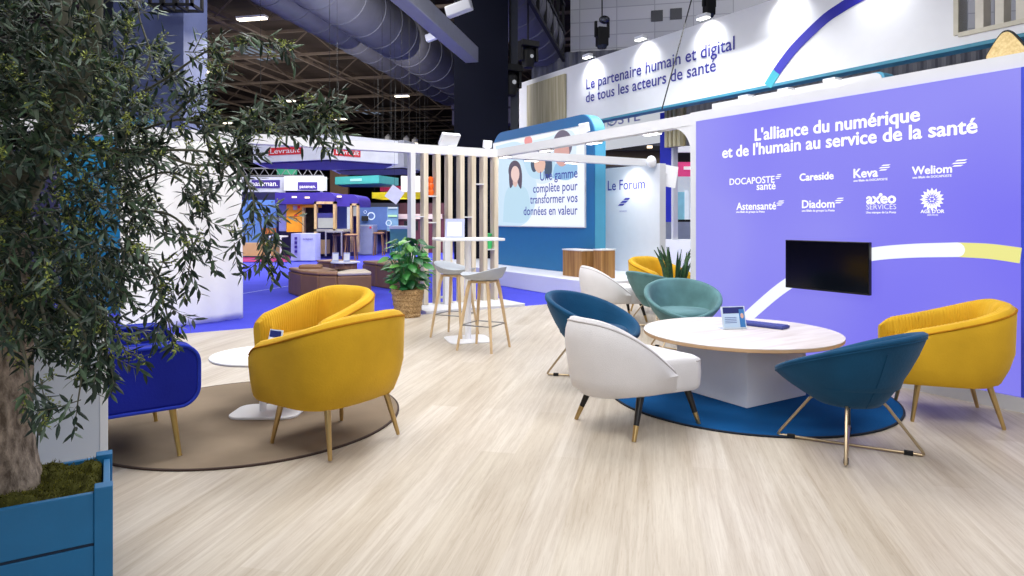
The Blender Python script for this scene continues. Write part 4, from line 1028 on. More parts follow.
for px, py, w_, nm in ((252, 18.5, 32, 'largest warm tube light under the hall roof at top'), (201, 72, 23, 'warm tube light right of the slate column'), (286, 101, 20, 'warm tube light above the olive spray'), (402, 96, 15, 'warm tube light left of the duct end'), (341, 119, 13, 'small warm tube light above the hanging hexagonal sign'), (228, 123, 10, 'small warm tube light seen through the olive spray')):
    ceiling_light(px, py, w_, nm)
for px, py, nm in ((388, 140.5, 'left'), (406.5, 142, 'middle'), (415, 143.5, 'right')):
    Y = 52; p = D(px, py, Y)
    o = thing('pendant_lamp', 'round glowing pendant lamp far back in the hall, %s of three' % nm, 'pendant lamp', p, 0, 'three far pendant lamps')
    MB().lathe([(0, .0), (.26, .02), (.24, .3), (.05, .5), (0, .5)], 16, cap0=False, cap1=False).build('shade', WHITE_M, o)
    MB().lathe([(0, -.05), (.22, -.02), (.24, .02)], 16, cap0=False, cap1=False).build('bulb', GLOW, o)
    MB().tube([(0, 0, .5), (0, 0, 10.15 - p.z)], .008, 5).build('cord', BLACKM, o)
SKY = mat('skylight', (150, 166, 190), .5, emit=.5, var=.1, nscale=1)
for k, (x0, y0, x1, y1) in enumerate(((236, 48, 282, 58), (358, 108, 386, 113.5))):
    Y = 10.25 * F / (HY - (y0 + y1) / 2); a = D(x0, (y0 + y1) / 2, Y); b = D(x1, (y0 + y1) / 2, Y); L = (b - a).length; m_ = (a + b) / 2
    o = MB().box(-L / 2, L / 2, -1.6, 1.6, 0, .03).build('window_%d' % (k + 1), SKY, None, (m_.x, m_.y, 11.5), HALL); o['kind'] = 'structure'
    mb = MB()
    for i in range(7): mb.box(-L / 2 + L * i / 6 - .04, -L / 2 + L * i / 6 + .04, -1.6, 1.6, -.06, 0)
    mb.box(-L / 2, L / 2, -.05, .05, -.06, 0); mb.build('window_frame', ST, o)
# ducts
DUCT = mat('duct_zinc', (104, 104, 112), .45, metal=.25, var=.08, nscale=3)
def duct(px0, z, r, w0, w1, label, endcap=False):
    Y = (z - EYE) * F / HY; s, _ = hall(Vector(((px0 - CX) / F * Y, Y, z)))
    o = thing('ventilation_duct', label, 'duct', HP(s, 0, z), HALL, 'round ducts under the roof')
    mb = MB(); n = 32
    mb.loft([[(r * math.cos(2 * pi * j / n), w, r * math.sin(2 * pi * j / n)) for j in range(n)] for w in [w0 + (w1 - w0) * i / 20 for i in range(21)]], True, True, True)
    mb.build('duct_body', DUCT, o, smooth=60)
    w = w0 + 1; mb = MB()
    while w < w1:
        mb.loft([[((r + h) * math.cos(2 * pi * j / n), w + d, (r + h) * math.sin(2 * pi * j / n)) for j in range(n)] for d, h in ((-.03, 0), (-.02, .025), (.02, .025), (.03, 0))], True); w += 1.5
    mb.build('joint_ribbing', mat('duct_ring', (96, 97, 108), .5, metal=.2), o, smooth=60)
    for w in (w0 + 3, (w0 + w1) / 2, w1 - 2):
        MB().tube([(0, w, r), (0, w, 11.6 - z)], .025, 6).build('hanger_rod', ST, o)
    return s
sA = duct(296, 8.5, .72, 14, 36, 'slimmer round zinc duct at left under the roof')
sB = duct(347, 8.5, .95, 14, 36, 'thick round zinc duct left of the navy column')
sC = duct(514, 8.5, .98, 14, 26.5, 'thick round zinc duct right of the navy column')
o = MB().tube([(0, 14, 0), (0, 38.6, 0)], .07, 8).build('sprinkler_pipe', mat('red_pipe', (164, 40, 36), .5), None, HP(sA + .78, 0, 8.0), HALL, smooth=60)
tag(o, 'long thin red sprinkler pipe running between the two left ducts', 'pipe')
o = thing('cross_duct', 'wide pale lilac duct crossing at the end of the round ducts', 'duct', HP((sA + sB) / 2 + .6, 38.2, 0), HALL)
MB().box(-1.9, 2.2, 0, 1.2, 7.0, 7.9).build('lower_duct', mat('lilac_duct', (134, 130, 156), .6), o, bevel=.05)
MB().box(-1.9, 2.2, -.2, 1.2, 7.95, 8.9).build('upper_duct', mat('lilac_duct', (134, 130, 156), .6), o, bevel=.05)
for k in range(5): MB().box(-1.6 + k * .9, -1.54 + k * .9, -.05, 1.25, 6.9, 11.4).build('hanger_strap', ST, o)
# grey beam running at the navy column
Y = 16.6; a = D(472, 58, Y); s, w_ = hall(a)
struct('trim_crossbeam', MB().box(-.17, .17, w_ - 9, w_, a.z - .12, a.z + .26), mat('beam_grey', (150, 152, 164), .5, var=.05), loc=HP(s, 0), rz=HALL, bevel=.02)
# steel walkway frame beside the right duct
mb = MB(); a0 = D(562, 62, 26); s, w_ = hall(a0)
for dz in (0, 1.1, 2.2): mb.box(-.06, .06, 14, 26.4, a0.z + dz - .06 + .2, a0.z + dz + .06 + .2)
for k in range(9): mb.box(-.05, .05, 14.5 + k * 1.45, 14.6 + k * 1.45, a0.z + .2, a0.z + 2.4)
struct('trim_walkway', mb, BLACKM, loc=HP(s, 0), rz=HALL)
struct('window_3', MB().box(-.9, 0, 14, 26.5, 10.8, 10.9), mat('skylight_strip', (170, 180, 196), .5, emit=.6), loc=HP(s + .1, 0), rz=HALL)
# stage lights and cables
def stage_light(px, py, Y, label, sc=1.0, rot=.3):
    p = D(px, py, Y)
    o = thing('stage_light', label, 'stage light', p, rot, 'black stage lights hung above the stand')
    MB().box(-.12 * sc, .12 * sc, -.1 * sc, .1 * sc, -.5 * sc, -.08 * sc).build('lamp_body', BLACKM, o, bevel=.02)
    MB().lathe([(0, -.56 * sc), (.1 * sc, -.55 * sc), (.12 * sc, -.48 * sc)], 20, cap0=False).build('lens', mat('lens_glass', (60, 66, 80), .1), o)
    MB().box(-.17 * sc, -.13 * sc, -.04 * sc, .04 * sc, -.3 * sc, .05 * sc).build('yoke', BLACKM, o); MB().box(.13 * sc, .17 * sc, -.04 * sc, .04 * sc, -.3 * sc, .05 * sc).build('yoke', BLACKM, o)
    MB().ball((0.06 * sc, 0, .1 * sc), .13 * sc, 14, 8, (1, .8, .7)).build('motor_head', mat('chrome_dark', (110, 112, 120), .25, metal=.8), o, smooth=60)
    MB().tube([(0, 0, .1 * sc), (0, 0, 11.5 - p.z)], .018, 5).build('cable', BLACKM, o)
stage_light(602, 24, 17, 'black stage light on a cable before the concrete wall', 1.15)
stage_light(709, -6, 14, 'black stage light cut by the top edge above the banner', .9)
p0 = D(662, 109, 11.8)
o = MB().tube([tuple(p0), tuple(D(693, -6, 11.8))], .012, 5).build('steel_cable', BLACKM); tag(o, 'thin slanting dark cable crossing the banner lettering', 'cable')
def black_lamp(px, py, Y, label):
    p = D(px, py, Y); o = thing('moving_head_lamp', label, 'stage light', p, .5, 'dark lamps by the banner end')
    MB().box(-.3, .3, -.2, .2, .32, .5).build('base_box', BLACKM, o, bevel=.02)
    MB().box(-.30, -.22, -.1, .1, -.1, .34).build('yoke', BLACKM, o); MB().box(.22, .30, -.1, .1, -.1, .34).build('yoke', BLACKM, o)
    MB().lathe([(0, -.32), (.16, -.3), (.2, -.1), (.2, .2), (.12, .28), (0, .28)], 20, cap0=False, cap1=False).build('lamp_head', BLACKM, o, smooth=40)
    MB().ball((.02, -.19, .02), .06, 10, 6).build('lens', mat('lens_bright', (216, 220, 230), .2, emit=.5), o)
    MB().tube([(0, 0, .5), (0, 0, 11.3 - p.z)], .03, 5).build('hanging_pipe', BLACKM, o)
black_lamp(510, 84, 17.5, 'dark moving head lamp left of the banner end'); black_lamp(528, 58, 20, 'upper dark moving head lamp beside the right duct')
def small_fixture(px, py, Y, label):
    p = D(px, py, Y); o = thing('white_projector', label, 'projector lamp', p, -.3, 'white projector lamps')
    MB().box(-.32, .32, -.1, .1, -.13, .13, Matrix.Rotation(-.25, 4, 'Y')).build('housing', WHITE_M, o, bevel=.03)
    MB().box(-.03, .03, -.03, .03, .1, 11.3 - p.z).build('hanger', BLACKM, o)
small_fixture(459, 8.5, 15.5, 'white projector lamp at the top of the navy column'); small_fixture(434, 36, 24, 'dim white projector lamp left of the navy column')
a = D(180, 5, 15.2); mb = MB()
for z in (0, .45): mb.box(-.5, .5, -.03, .03, z, z + .06); mb.box(-.5, .5, .44, .5, z, z + .06)
for x in (-.5, -.2, .1, .44): mb.box(x, x + .06, -.03, .03, 0, .5); mb.box(x, x + .06, .44, .5, 0, .5); mb.box(x, x + .06, 0, .5, 0, .06)
mb.box(-.02, .02, .2, .24, .5, 11.6 - a.z)
o = mb.build('truss_box', BLACKM, None, (a.x, a.y - .4, a.z - .15)); tag(o, 'black square lighting truss at the top of the slate column', 'truss')
# ================================================================ neighbouring stands
def rect(px0, py0, px1, py1, Y):
    x0, z1 = ony(px0, py0, Y); x1, z0 = ony(px1, py1, Y); return x0, x1, max(z0, -.016), z1
def slab(o, name, r, Y, m, d=.08, dy=0.0, bevel=0):
    x0, x1, z0, z1 = rect(*r, Y); return MB().box(x0 - o.location.x, x1 - o.location.x, Y + dy - o.location.y, Y + dy + d - o.location.y, z0, z1).build(name, m, o, bevel=bevel)
def at(px, Y): return ((px - CX) / F * Y, Y, 0)
def pm(n, c, **k): return mat(n, c, k.pop('rough', .55), **k)  # emit also brightens plain far stand surfaces that are no lamps
# big hexagonal sign with red labels
def hexsign(name, label, pts, y0s, z0, z1, m, under, cat='hanging sign', inset=.0):
    """pts: plan corners (px, depth)"""
    P = [Vector(((px - CX) / F * Y, Y, 0)) for px, Y in pts]; c = sum(P, Vector()) / len(P)
    o = thing(name, label, cat, c)
    mb = MB(); n = len(P)
    out = [(p - c) for p in P]; inn = [(p - c) * .93 for p in P]
    mb.loft([[(p.x, p.y, z0) for p in out], [(p.x, p.y, z1) for p in out], [(p.x, p.y, z1) for p in inn], [(p.x, p.y, z0) for p in inn], [(p.x, p.y, z0) for p in out]], True)
    mb.build('ring_face', m, o)
    if under: MB().prism([(p.x * .985, p.y * .985) for p in inn], z0 - .03, z0 + .02, 'z').build('underside', under, o)
    for p in out[:4]: MB().tube([(p.x * .9, p.y * .9, z1), (p.x * .9, p.y * .9, 10.1)], .005, 4).build('hanging_wire', BLACKM, o)
    return o, P, c
def on_face(P, c, o, i, f0, f1, z0, z1, name, m, off=.02, txt=None, tm=None, th=None, bold=.01):
    a, b = P[i] - c, P[i + 1] - c; d = (b - a); n = Vector((d.y, -d.x, 0)).normalized()
    h = bpy.data.objects  # panel frame along the face
    ang = math.atan2(d.y, d.x); L = d.length
    q = MB().box(L * f0, L * f1, -off, -.002, z0, z1).build(name, m, o, (a.x, a.y, 0), ang)
    if txt:
        t = text(txt, L * f0 + .06 * L * (f1 - f0), L * f1 - .06 * L * (f1 - f0), z0 + (z1 - z0) * .22, tm, q, y=-off - .006, h=th, bold=bold)
    return q
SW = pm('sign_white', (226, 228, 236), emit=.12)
zz = lambda py, Y: EYE + (HY - py) * Y / F
Yb = 13.0
o, P, c = hexsign('hexagonal_sign', 'white hexagonal hanging sign with red labels behind the header', [(253, 13.4), (330, 12.6), (398, 13.7), (388, 14.8), (322, 15.1), (264, 14.6)], 0, zz(161, 13), zz(136.5, 13), SW, pm('sign_purple_under', (52, 40, 120)))
RED = pm('label_red', (206, 44, 52), emit=.2); WT = pm('print_white', (244, 244, 248))
on_face(P, c, o, 0, .22, .66, zz(154.5, 13), zz(147, 13), 'red_label', RED, txt='Levrault', tm=WT, th=.10)
on_face(P, c, o, 1, .05, .42, zz(158, 13.2), zz(149.5, 13.2), 'red_label', RED, txt='Levrault', tm=WT, th=.10)
# grey sign with ring mark
o, P, c = hexsign('grey_hanging_sign', 'light grey hanging sign with a white ring mark behind the header', [(332, 17), (404, 16), (424, 17.2), (412, 18.4), (340, 18.4)], 0, zz(168.5, 16.4), zz(142, 16.4), pm('sign_grey', (186, 188, 194), emit=.08), pm('sign_grey_under', (60, 58, 60)))
a, b = P[0] - c, P[1] - c; d = b - a; ang = math.atan2(d.y, d.x); L = d.length; zc = zz(155.5, 16.4); mb = MB()
for k in range(20):
    t0, t1 = .9 + 4.9 * k / 20, .9 + 4.9 * (k + 1) / 20
    mb.prism([(L * .48 + r * math.cos(t), zc + r * math.sin(t)) for r, t in ((.17, t0), (.12, t0), (.12, t1), (.17, t1))], -.03, -.002)
mb.build('ring_mark', pm('print_lit', (252, 252, 255), emit=.4), o, (a.x, a.y, 0), ang)
MB().box(L * .36, L * .62, -.02, -.002, zz(167.2, 16.4), zz(165.6, 16.4)).build('lettering_bar', pm('print_lit', (252, 252, 255), emit=.4), o, (a.x, a.y, 0), ang)
# teal, yellow and maroon rings
TE = pm('ring_teal', (60, 150, 148), emit=.02)
o, P, c = hexsign('teal_ring_sign', 'teal hexagonal ring hanging over the far stands', [(335, 25), (379, 24), (398.5, 25.6), (394, 26.6), (342, 26.6)], 0, zz(184.5, 25), zz(177, 25), TE, pm('ring_teal_under', (60, 140, 140)))
on_face(P, c, o, 0, .36, .62, zz(181.3, 24.6), zz(178.8, 24.6), 'pale_label', pm('label_pale_teal', (150, 206, 204)))
o, P, c = hexsign('maroon_ring_sign', 'maroon ring hanging behind the yellow ring', [(380, 31), (418, 30), (430, 32), (388, 33)], 0, zz(190.5, 30), zz(185.5, 30), pm('ring_maroon', (142, 26, 62), emit=.08), None)
o, P, c = hexsign('yellow_ring_sign', 'yellow ring hanging low beside the first white post', [(372, 28), (404, 27), (428, 28.5), (382, 30)], 0, zz(198, 27.5), zz(192, 27.5), pm('ring_yellow', (226, 206, 44), emit=.2), None)
# tilted paper square
p = D(394.5, 194.5, 12.5); k = .135
o = thing('hanging_square', 'tilted pale lilac square sheet hanging in front of the yellow ring', 'hanging card', p)
MB().box(-k, k, -.004, .004, -k, k, Matrix.Rotation(.62, 4, 'Y')).build('card', pm('lilac_card', (214, 216, 240), emit=.1), o)
MB().tube([(0, 0, k), (0, 0, 6)], .002, 4).build('thread', BLACKM, o)
# passman stand fascia
Y = 24.4
o = thing('exhibition_stand', 'white stand fascia with two purple name labels', 'exhibition stand', at(290, Y))
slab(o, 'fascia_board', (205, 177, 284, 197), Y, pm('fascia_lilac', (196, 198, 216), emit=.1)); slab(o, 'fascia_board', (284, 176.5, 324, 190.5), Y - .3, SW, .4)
PUR = pm('label_purple', (62, 44, 138))
for r, t0, t1, tz in (((252, 180, 280, 188), 252, 278, 186), ((298, 182, 317.5, 189.8), 300, 316, 188)):
    yy = Y if r[0] < 280 else Y - .3
    q = slab(o, 'purple_label', r, yy, PUR, .03, -.03); xa, z = ony(t0, tz, yy); xb, _ = ony(t1, tz, yy)
    text('passman.', xa - o.location.x, xb - o.location.x, z, WT, o, y=yy - .04 - o.location.y, bold=.01)
mb = MB(); xa, z = ony(205, 176.5, Y); xb, _ = ony(324, 176.5, Y); x = xa
mb.box(xa, xb, Y - .02, Y + .02, z, z + .05); mb.box(xa, xb, Y - .02, Y + .02, z + .28, z + .33)
while x < xb: mb.tube([(x, Y, z), (x + .2, Y, z + .3)], .015, 4); mb.tube([(x + .2, Y, z + .3), (x + .4, Y, z)], .015, 4); x += .4
for i in range(len(mb.v)): mb.v[i] = (mb.v[i][0] - o.location.x, mb.v[i][1] - o.location.y, mb.v[i][2])
mb.build('top_truss', pm('truss_alu', (120, 120, 126)), o)
for px in (207, 282, 320): slab(o, 'post', (px, 190, px + 2, 258), Y + .4, SW, .15)
o = thing('green_sign', 'small green lit sign above the white stand fascia', 'sign', at(286, 27)); slab(o, 'sign_face', (277, 165.5, 296.5, 174.5), 27, pm('sign_green', (26, 112, 84), emit=.25)); slab(o, 'sign_light', (279, 165, 295, 166.5), 27, pm('glow_green_white', (210, 246, 226), emit=1.2), .1, -.06)
# purple stand with arched canopy
Y = 22
o = thing('purple_stand', 'purple exhibition stand with arched canopy and tan framed doorway', 'exhibition stand', at(316, Y))
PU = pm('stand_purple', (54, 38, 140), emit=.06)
ox, oy = o.location.x, o.location.y
slab(o, 'canopy_front', (275, 192.5, 314, 204), Y, PU, 1.8)
for (xa, xb, yt, yb) in ((312, 335.5, 192.3, 203.5), (336.5, 359, 194.5, 206.5)):
    x0, x1, z0, z1 = rect(xa, yt, xb, yb, Y - .1)
    MB().prism([(x - ox, z) for x, z in rounded(x0, x1, z0, z1, .22, 6, (0, 0, 1, 1))], Y - .2 - oy, Y + 1.7 - oy).build('arch_canopy', PU, o, smooth=30)
for px, py in ((294, 197), (307, 197.5), (339, 196.5)): slab(o, 'canopy_lamp', (px - 2.2, py - .8, px + 2.2, py + .8), Y - .3, pm('warm_lamp_glow', (255, 226, 190), emit=2.0), .05)
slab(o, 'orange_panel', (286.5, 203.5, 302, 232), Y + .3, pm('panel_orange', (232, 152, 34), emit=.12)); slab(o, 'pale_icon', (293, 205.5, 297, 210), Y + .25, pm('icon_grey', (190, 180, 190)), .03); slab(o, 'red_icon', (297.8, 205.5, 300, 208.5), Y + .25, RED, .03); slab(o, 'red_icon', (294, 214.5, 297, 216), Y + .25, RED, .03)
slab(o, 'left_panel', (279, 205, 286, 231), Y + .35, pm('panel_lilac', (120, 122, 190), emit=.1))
TANW = wood_mat('tan_frame', (184, 150, 104), (212, 182, 136), (6, 6, 2))
slab(o, 'door_frame', (302, 204.5, 320, 207.5), Y + .2, pm('panel_orange', (232, 152, 34)), .2); slab(o, 'door_frame', (302, 204.5, 304, 252), Y + .2, TANW, .2)
slab(o, 'green_wall', (304, 207.5, 316, 232), Y + 1.2, pm('plant_wall', (44, 54, 30), var=.6, nscale=8), .1); slab(o, 'back_wall', (275, 204, 357.5, 256), Y + 1.7, pm('stand_back', (54, 46, 96)), .1)
slab(o, 'wood_counter', (300, 240, 326, 254), Y + .6, pm('counter_tan', (206, 172, 124), emit=.08), .5)
for xa, xb in ((314, 316.4), (333, 335.4)): slab(o, 'frame_post', (xa, 201.5, xb, 254.5), Y - .4, TANW, .2)
slab(o, 'frame_rail', (314, 201.5, 335.4, 204), Y - .4, TANW, .2); slab(o, 'frame_rail', (314, 229, 350, 231.5), Y - .4, pm('rail_grey', (150, 146, 146)), .5)
slab(o, 'navy_panel', (316.4, 213, 333, 229), Y - .3, pm('panel_navy', (50, 50, 118)), .05); slab(o, 'white_screen', (318, 218, 333, 228), Y - .36, pm('screen_white', (232, 234, 240), emit=.6), .05)
for xa, xb in ((350, 351.8), (356.4, 358.4)): slab(o, 'frame_post', (xa, 203.5, xb, 252), Y - .3, TANW, .2)
slab(o, 'frame_rail', (350, 203.5, 358.4, 205.5), Y - .3, TANW, .2)
slab(o, 'lit_poster', (350.5, 206, 357.5, 216), Y - .1, pm('poster_lit', (226, 228, 240), emit=.5), .05)
slab(o, 'blue_panel', (335.5, 206, 350, 231), Y + .5, pm('panel_blue', (60, 76, 150), emit=.15), .1)
slab(o, 'lit_strip', (347, 207, 349.5, 231), Y + .4, pm('strip_lit', (220, 230, 250), emit=.9), .05)
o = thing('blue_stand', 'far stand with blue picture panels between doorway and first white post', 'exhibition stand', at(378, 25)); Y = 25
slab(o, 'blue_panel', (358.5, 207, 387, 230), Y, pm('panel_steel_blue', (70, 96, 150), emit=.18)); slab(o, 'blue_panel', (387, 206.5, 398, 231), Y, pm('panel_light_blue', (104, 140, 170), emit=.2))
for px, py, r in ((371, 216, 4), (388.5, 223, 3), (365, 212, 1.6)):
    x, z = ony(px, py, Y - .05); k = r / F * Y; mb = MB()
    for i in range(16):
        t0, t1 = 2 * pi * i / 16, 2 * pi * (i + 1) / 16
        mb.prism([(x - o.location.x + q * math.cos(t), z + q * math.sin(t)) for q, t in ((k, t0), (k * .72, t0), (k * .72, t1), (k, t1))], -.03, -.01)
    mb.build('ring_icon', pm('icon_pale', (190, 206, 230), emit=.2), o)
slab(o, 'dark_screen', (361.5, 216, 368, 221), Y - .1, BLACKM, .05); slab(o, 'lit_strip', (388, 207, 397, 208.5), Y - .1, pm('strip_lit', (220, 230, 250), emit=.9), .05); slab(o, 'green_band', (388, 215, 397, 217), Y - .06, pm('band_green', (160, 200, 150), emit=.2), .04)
slab(o, 'top_rail', (358, 203, 398, 207), Y, pm('rail_dark', (30, 32, 50)), .3)
o = thing('reception_counter', 'pale lilac reception counter with lettering before the purple stand', 'counter', at(303, 20.6)); Y = 20.6
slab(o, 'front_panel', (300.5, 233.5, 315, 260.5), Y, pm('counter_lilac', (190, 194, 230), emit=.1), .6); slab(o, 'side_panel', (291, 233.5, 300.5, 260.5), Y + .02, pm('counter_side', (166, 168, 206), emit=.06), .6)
xa, z = ony(303, 240, Y); xb, _ = ony(313, 240, Y); text('ocapiat', xa - o.location.x, xb - o.location.x, z, PUR, o, y=-.02)
for i in range(4): slab(o, 'lettering_bar', (294.5, 237 + i * 4.4, 297, 239.6 + i * 4.4), Y - .02, PUR, .02)
o = thing('grey_cabinet', 'tall grey blue cabinet beside the tan frame', 'cabinet', at(365, 24.2)); slab(o, 'body', (358, 225, 373, 255), 24.2, pm('cabinet_grey', (150, 156, 184), emit=.05), .8, bevel=.02); slab(o, 'door', (359, 226.5, 372, 254), 24.15, pm('cabinet_grey', (150, 156, 184)), .05); slab(o, 'red_tag', (369.5, 226.5, 371.2, 228.5), 24.1, RED, .04)
def far_table(pa, pb, pt, pbm, Y, label, m, legs=2):
    o = thing('high_table', label, 'table', at((pa + pb) / 2, Y)); slab(o, 'tabletop', (pa, pt, pb, pt + 1.5), Y, m, .7)
    for i in range(legs):
        q = pa + (pb - pa - 1.2) * i / max(1, legs - 1); slab(o, 'leg', (q, pt + 1.5, q + 1.2, pbm), Y, m, .06); slab(o, 'leg', (q, pt + 1.5, q + 1.2, pbm), Y + .6, m, .06)
far_table(269, 281, 236, 259, 21.4, 'white high table far left of the lilac counter', WHITE_M); far_table(325, 342, 231, 256, 21, 'grey high table before the white stand screen', pm('rail_grey', (150, 146, 146))); far_table(373, 387, 230.5, 252, 25.5, 'tan high table beside the grey cabinet', TANW)
SB = wood_mat('stool_brown', (120, 84, 58), (158, 116, 82), (9, 9, 3))
def far_stool(px, Y, label):
    o = thing('bar_stool', label, 'stool', at(px, Y), 0, 'far brown bar stools')
    MB().lathe([(0, .76), (.2, .76), (.22, .8), (.16, .84), (0, .84)], 16, cap0=False, cap1=False).build('seat', SB, o)
    for sx, sy in ((1, 1), (1, -1), (-1, 1), (-1, -1)): MB().tube([(sx * .12, sy * .12, .77), (sx * .17, sy * .17, -.016)], .025, 6).build('leg', SB, o)
for px, Y, nm in ((339, 21.6, 'brown bar stool left of the second tan frame'), (351, 21.4, 'brown bar stool right under the second tan frame'), (379, 24.2, 'brown bar stool between grey cabinet and teal counter')): far_stool(px, Y, nm)
o = thing('teal_counter', 'white and teal counter behind the houseplant', 'counter', at(397, 19)); slab(o, 'top_board', (389, 226, 408, 229), 19, WHITE, .7); slab(o, 'body', (390, 229, 408, 268), 19.05, pm('counter_teal', (86, 150, 150), emit=.05), .6)
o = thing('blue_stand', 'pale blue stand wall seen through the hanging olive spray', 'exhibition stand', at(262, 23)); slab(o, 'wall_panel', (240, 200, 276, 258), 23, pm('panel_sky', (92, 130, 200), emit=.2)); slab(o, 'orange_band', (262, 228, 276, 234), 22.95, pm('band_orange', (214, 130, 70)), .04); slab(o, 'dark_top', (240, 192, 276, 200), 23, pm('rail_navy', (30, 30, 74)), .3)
slab(o, 'counter', (240, 243, 276, 256), 22.5, pm('counter_tan', (206, 172, 124)), .4)
struct('floor_magenta', MB().add([tuple(G(236, 262) + Vector((0, 0, .008))), tuple(G(291, 262) + Vector((0, 0, .008))), tuple(G(289, 255) + Vector((0, 0, .008))), tuple(G(238, 255) + Vector((0, 0, .008)))], [(0, 1, 2, 3)]), pm('carpet_magenta', (150, 40, 110), rough=.95))
a, b = G(236, 260.5), G(400, 252.5)
o = thing('maroon_stand', 'maroon and cream far stand seen between the first slats', 'exhibition stand', at(425, 26)); Y = 26
slab(o, 'back_wall', (397, 203, 450, 260), Y + .5, pm('stand_maroon', (74, 30, 44), emit=.05)); slab(o, 'cream_counter', (396, 214, 442, 219), Y, pm('counter_cream', (214, 190, 186), emit=.15), .6); slab(o, 'pale_header', (401, 176, 425, 192), Y, pm('header_cream', (216, 206, 200), emit=.1)); slab(o, 'maroon_panel', (399, 219, 448, 260), Y + .1, pm('panel_wine', (96, 36, 54)), .3)
slab(o, 'dark_screen', (404, 221, 418, 230), Y + .05, BLACKM, .05)
struct('wall_brown', MB().box(*[(p - CX) / F * 34 for p in (330, 348)], 34, 34.3, -.016, zz(160, 34)), pm('far_wood', (104, 76, 50), emit=.03))
# brown lounge seating on the blue carpet
LEA = mat('brown_leather', (132, 96, 70), .5, var=.1, nscale=4, bump=.1, bscale=30); LEAT = mat('brown_leather_top', (150, 112, 84), .5, var=.1, nscale=4)
def lounge(label, pts, h=.42, w=.62, lightlast=False):
    P = [G(px, py, -.016) for px, py in pts]; c = sum(P, Vector()) / len(P)
    o = thing('lounge_bench', label, 'bench', (c.x, c.y, -.016), 0, 'brown modular lounge benches')
    for i in range(len(P) - 1):
        a, b = P[i] - c, P[i + 1] - c; d = (b - a).normalized(); n = Vector((-d.y, d.x, 0))
        if n.y < 0: n = -n
        q = [a + d * .008, b - d * .008, b - d * .008 + n * w, a + d * .008 + n * w]
        m = MB().prism([(p.x, p.y) for p in q], 0, h - .05, 'z').build('module', LEA, o, bevel=.02)
        MB().prism([(p.x, p.y) for p in q], h - .045, h + .02, 'z').build('cushion', mat('cream_leather', (214, 200, 182), .5) if (lightlast and i == len(P) - 2) else LEAT, m, bevel=.03)
    return o
lb = lounge('long curved brown leather bench behind the yellow armchair', [(288, 293), (301, 297.5), (318, 300), (337, 300.5), (372, 299)], .44, .6, True)
a = G(304, 297.5, -.016); MB().box(-.2, .2, .1, .3, .44, .53).build('back_bolster', LEAT, lb, (a.x - lb.location.x, a.y - lb.location.y + .25, 0), .1, bevel=.05)
lounge('brown leather bench behind the houseplant', [(362, 284), (376, 287), (392, 289.5), (404, 291)], .46, .6)
lounge('short brown leather bench behind the round tables', [(316, 276.5), (330, 277.5), (346, 278)], .36, .5)
p = G(345.5, 279, -.016)
o = thing('low_round_table', 'low round table with white top and ribbed brown base', 'table', (p.x, p.y, -.016))
mb = MB(); n = 72
mb.loft([[((.24 + .006 * (j % 2)) * math.cos(2 * pi * j / n), (.24 + .006 * (j % 2)) * math.sin(2 * pi * j / n), z) for j in range(n)] for z in (0, .36)], True, True, True); mb.build('ribbed_base', SB, o)
MB().lathe([(0, .36), (.32, .36), (.32, .385), (0, .386)], 40, cap0=False, cap1=False).build('tabletop', WHITE_M, o)
for px, dx, nm in ((332.5, -.22, 'left'), (346.5, .03, 'right')):
    q = thing('leaflet_holder', 'clear leaflet holder on the low round table area, the %s one' % nm, 'leaflet stand', (p.x + dx, p.y - .02, .372), .1)
    M = Matrix.Rotation(-.2, 4, 'X'); MB().box(-.07, .07, -.004, .004, 0, .2, M).build('back_plate', mat('lilac_acrylic', (186, 192, 232), .3), q); MB().box(-.07, .07, 0, .08, 0, .005).build('base_plate', mat('clear_acrylic', (214, 226, 240), .15), q); MB().box(-.055, .055, -.007, -.004, .03, .17, M).build('leaflet', mat('leaflet_white', (236, 238, 244), .5), q)
# cyan stand seen through the olive crown
o = thing('cyan_stand', 'bright cyan stand wall glimpsed behind the olive tree', 'exhibition stand', at(120, 9.6)); Y = 9.6
CY = pm('stand_cyan', (18, 124, 166), emit=.04)
slab(o, 'wall_panel', (60, 118, 146, 318), Y, CY, .2); slab(o, 'cabinet_doors', (104, 262, 146, 318), Y - .35, CY, .3); slab(o, 'door_gap', (126, 264, 126.6, 317), Y - .36, pm('gap_dark', (8, 60, 84)), .02)
o = thing('lit_stand', 'white and lilac lit stand wall glimpsed behind the tree trunk', 'exhibition stand', at(10, 11)); slab(o, 'wall_panel', (-60, 150, 58, 330), 11, pm('stand_dusk', (64, 62, 96), emit=.02), .2)
for i, (px, py) in enumerate(((4, 158), (10, 172), (6, 180), (74, 118), (54, 152), (70, 205))): slab(o, 'lit_panel', (px - 3, py - 3, px + 4, py + 3), 10.9, pm('panel_lit_lilac', (214, 214, 250), emit=.8), .05)
# behind the gap beside the display
o = thing('blue_banner_column', 'deep blue banner column in the gap left of the display', 'banner', S(11, 0), AV)
ua, _ = onv(660, 150, 11); ub, _ = onv(672.5, 150, 11); _, zt = onv(666, 112, 11); _, zb_ = onv(666, 222, 11)
MB().box(-ua, -ub, 0, .1, zb_, zt).build('banner_cloth', pm('banner_blue', (34, 44, 176), emit=.2), o); MB().box(-ub - .02, -ub + .05, -.02, .12, -.016, zt).build('edge_pole', WHITE_M, o)
o = thing('batten_panel', 'tan batten panel peeping over the beam beside the blue banner', 'panel', S(10.6, 0), AV)
ua, _ = onv(664, 120, 10.6); ub, _ = onv(681, 120, 10.6); _, zt = onv(672, 106, 10.6); _, zb_ = onv(677, 146, 10.6)
for i in range(4): x = -ua + (ua - ub) * (i + .1) / 4; MB().box(x, x + (ua - ub) / 7, 0, .12, zb_, zt).build('batten', TAN, o)
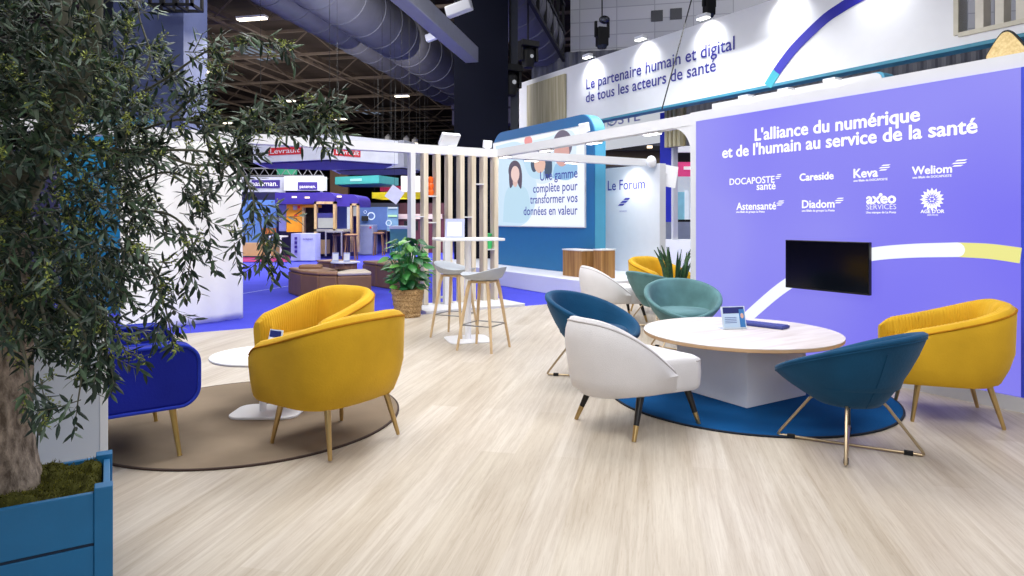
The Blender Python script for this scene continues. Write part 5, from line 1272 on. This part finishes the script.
MB().box(-ua, -ub, .12, .16, zb_, zt).build('back_board', pm('olive_backing', (140, 130, 100)), o)  # backing in the same olive as the banner's slat panel
o = thing('pink_sign', 'pink lit sign in the gap beside the display', 'sign', at(683, 21)); slab(o, 'sign_face', (674, 162, 700, 176.5), 21, pm('sign_pink', (222, 70, 130), emit=.45)); slab(o, 'white_label', (684, 166.5, 696, 169.5), 20.95, pm('print_lit', (252, 252, 255), emit=.4), .04); slab(o, 'top_bar', (672, 146, 700, 152), 21, pm('bar_white_lit', (236, 236, 240), emit=.4), .3); slab(o, 'dark_bar', (672, 151, 700, 162), 21.2, BLACKM, .3)
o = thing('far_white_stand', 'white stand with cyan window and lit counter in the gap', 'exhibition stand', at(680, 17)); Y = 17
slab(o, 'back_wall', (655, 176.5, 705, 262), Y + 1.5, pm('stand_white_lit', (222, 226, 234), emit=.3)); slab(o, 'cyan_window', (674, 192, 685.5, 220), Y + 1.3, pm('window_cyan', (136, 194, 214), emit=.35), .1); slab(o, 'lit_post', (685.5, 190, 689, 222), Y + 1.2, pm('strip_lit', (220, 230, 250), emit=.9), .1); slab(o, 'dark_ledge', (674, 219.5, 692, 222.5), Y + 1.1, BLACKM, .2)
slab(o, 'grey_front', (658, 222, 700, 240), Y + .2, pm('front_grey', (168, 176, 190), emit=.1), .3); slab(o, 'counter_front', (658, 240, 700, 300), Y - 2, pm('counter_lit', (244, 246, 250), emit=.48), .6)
o = thing('far_canopy', 'dark timber canopy edge over the Forum wall', 'canopy', at(632, 22)); slab(o, 'timber_panel', (575, 147, 700, 166), 24, pm('timber_dark', (92, 78, 50), emit=.03), .3); slab(o, 'dark_fascia', (575, 146, 700, 150.5), 23.7, BLACKM, .2)
for px in (619, 650): slab(o, 'canopy_lamp', (px - 2.5, 145.5, px + 2.5, 148), 23.5, pm('warm_lamp_glow', (255, 226, 190), emit=2.0), .1)
# ================================================================ camera and light
cam = bpy.data.cameras.new('camera'); co = bpy.data.objects.new('camera', cam); C.objects.link(co)
cam.sensor_width = 36; cam.lens = 36 * F / 1024; co.location = (0, 0, EYE); co.rotation_euler = (pi / 2, 0, 0)
cam.shift_y = -(288 - HY) / 1024; cam.clip_end = 300
bpy.context.scene.camera = co
sc_ = bpy.context.scene
sc_.view_settings.view_transform = 'Standard'; sc_.view_settings.look = 'None'; sc_.view_settings.gamma = 1; sc_.view_settings.use_curve_mapping = False
sc_.view_settings.exposure = 0.0
w = bpy.data.worlds.new('hall_air'); sc_.world = w; w.use_nodes = True
bg = w.node_tree.nodes['Background']; bg.inputs[0].default_value = (.80, .86, 1.0, 1); bg.inputs[1].default_value = .22
def area(p, size, e, tgt=None, col=(1, 1, 1), sy=None):
    l = bpy.data.lights.new('unseen_hall_light', 'AREA'); l.energy = e; l.size = size; l.color = col
    if sy: l.shape = 'RECTANGLE'; l.size_y = sy
    o = bpy.data.objects.new('unseen_hall_light', l); C.objects.link(o); o.location = p
    if tgt is not None: o.rotation_euler = (Vector(tgt) - Vector(p)).to_track_quat('-Z', 'Y').to_euler()
    return o
area((-1.5, 3.0, 5.2), 3.2, 191, (-1.0, 4.2, 0), (1, .985, .96))
area((2.2, 1.0, 4.6), 2.0, 107, (1.6, 4.6, .3), (1, .985, .96))
area((.5, 7.2, 5.6), 3.0, 299, (.2, 7.4, 0), (1, .99, .98))
area((-5.5, 7.5, 5.8), 3, 191, (-4, 8.6, 0), (1, .99, .98))
area((2.5, 11.5, 5.0), 2.5, 191, (1.5, 10.5, 0), (.97, .98, 1))
area((0, -3.5, 4.6), 4.0, 130, (0, 5, .6), (1, .98, .95))
area((-5, 17, 8), 6, 574, (-5, 19, 0), (1, .98, .95))

area((9, 15, 13.5), 5, 8000, HP(8, 27, 11), (1, .99, .97))  # unseen lamp added to brighten the concrete wall
area((-5.5, 21, 6.2), 7, 1400, (-5.5, 21.5, 0), (1, .98, .94), 9)  # extra lamp added above the neighbouring stands to lift them
area((-6, 26, 6.5), 6, 210, (-9, 34, 11.5), (1, .95, .88), 10)  # added uplight on the roof steel, standing in for spill from the stands
area((-14, 42, 6.5), 12, 600, (-14, 44, 11.5), (1, .93, .84), 20)  # second added uplight, for the far ceiling and trusses
area((-3.5, 19, 5.0), 3, 230, (-6.5, 27, 8.5), (.96, .97, 1))  # added lamp aimed at the round ducts, no fixture there
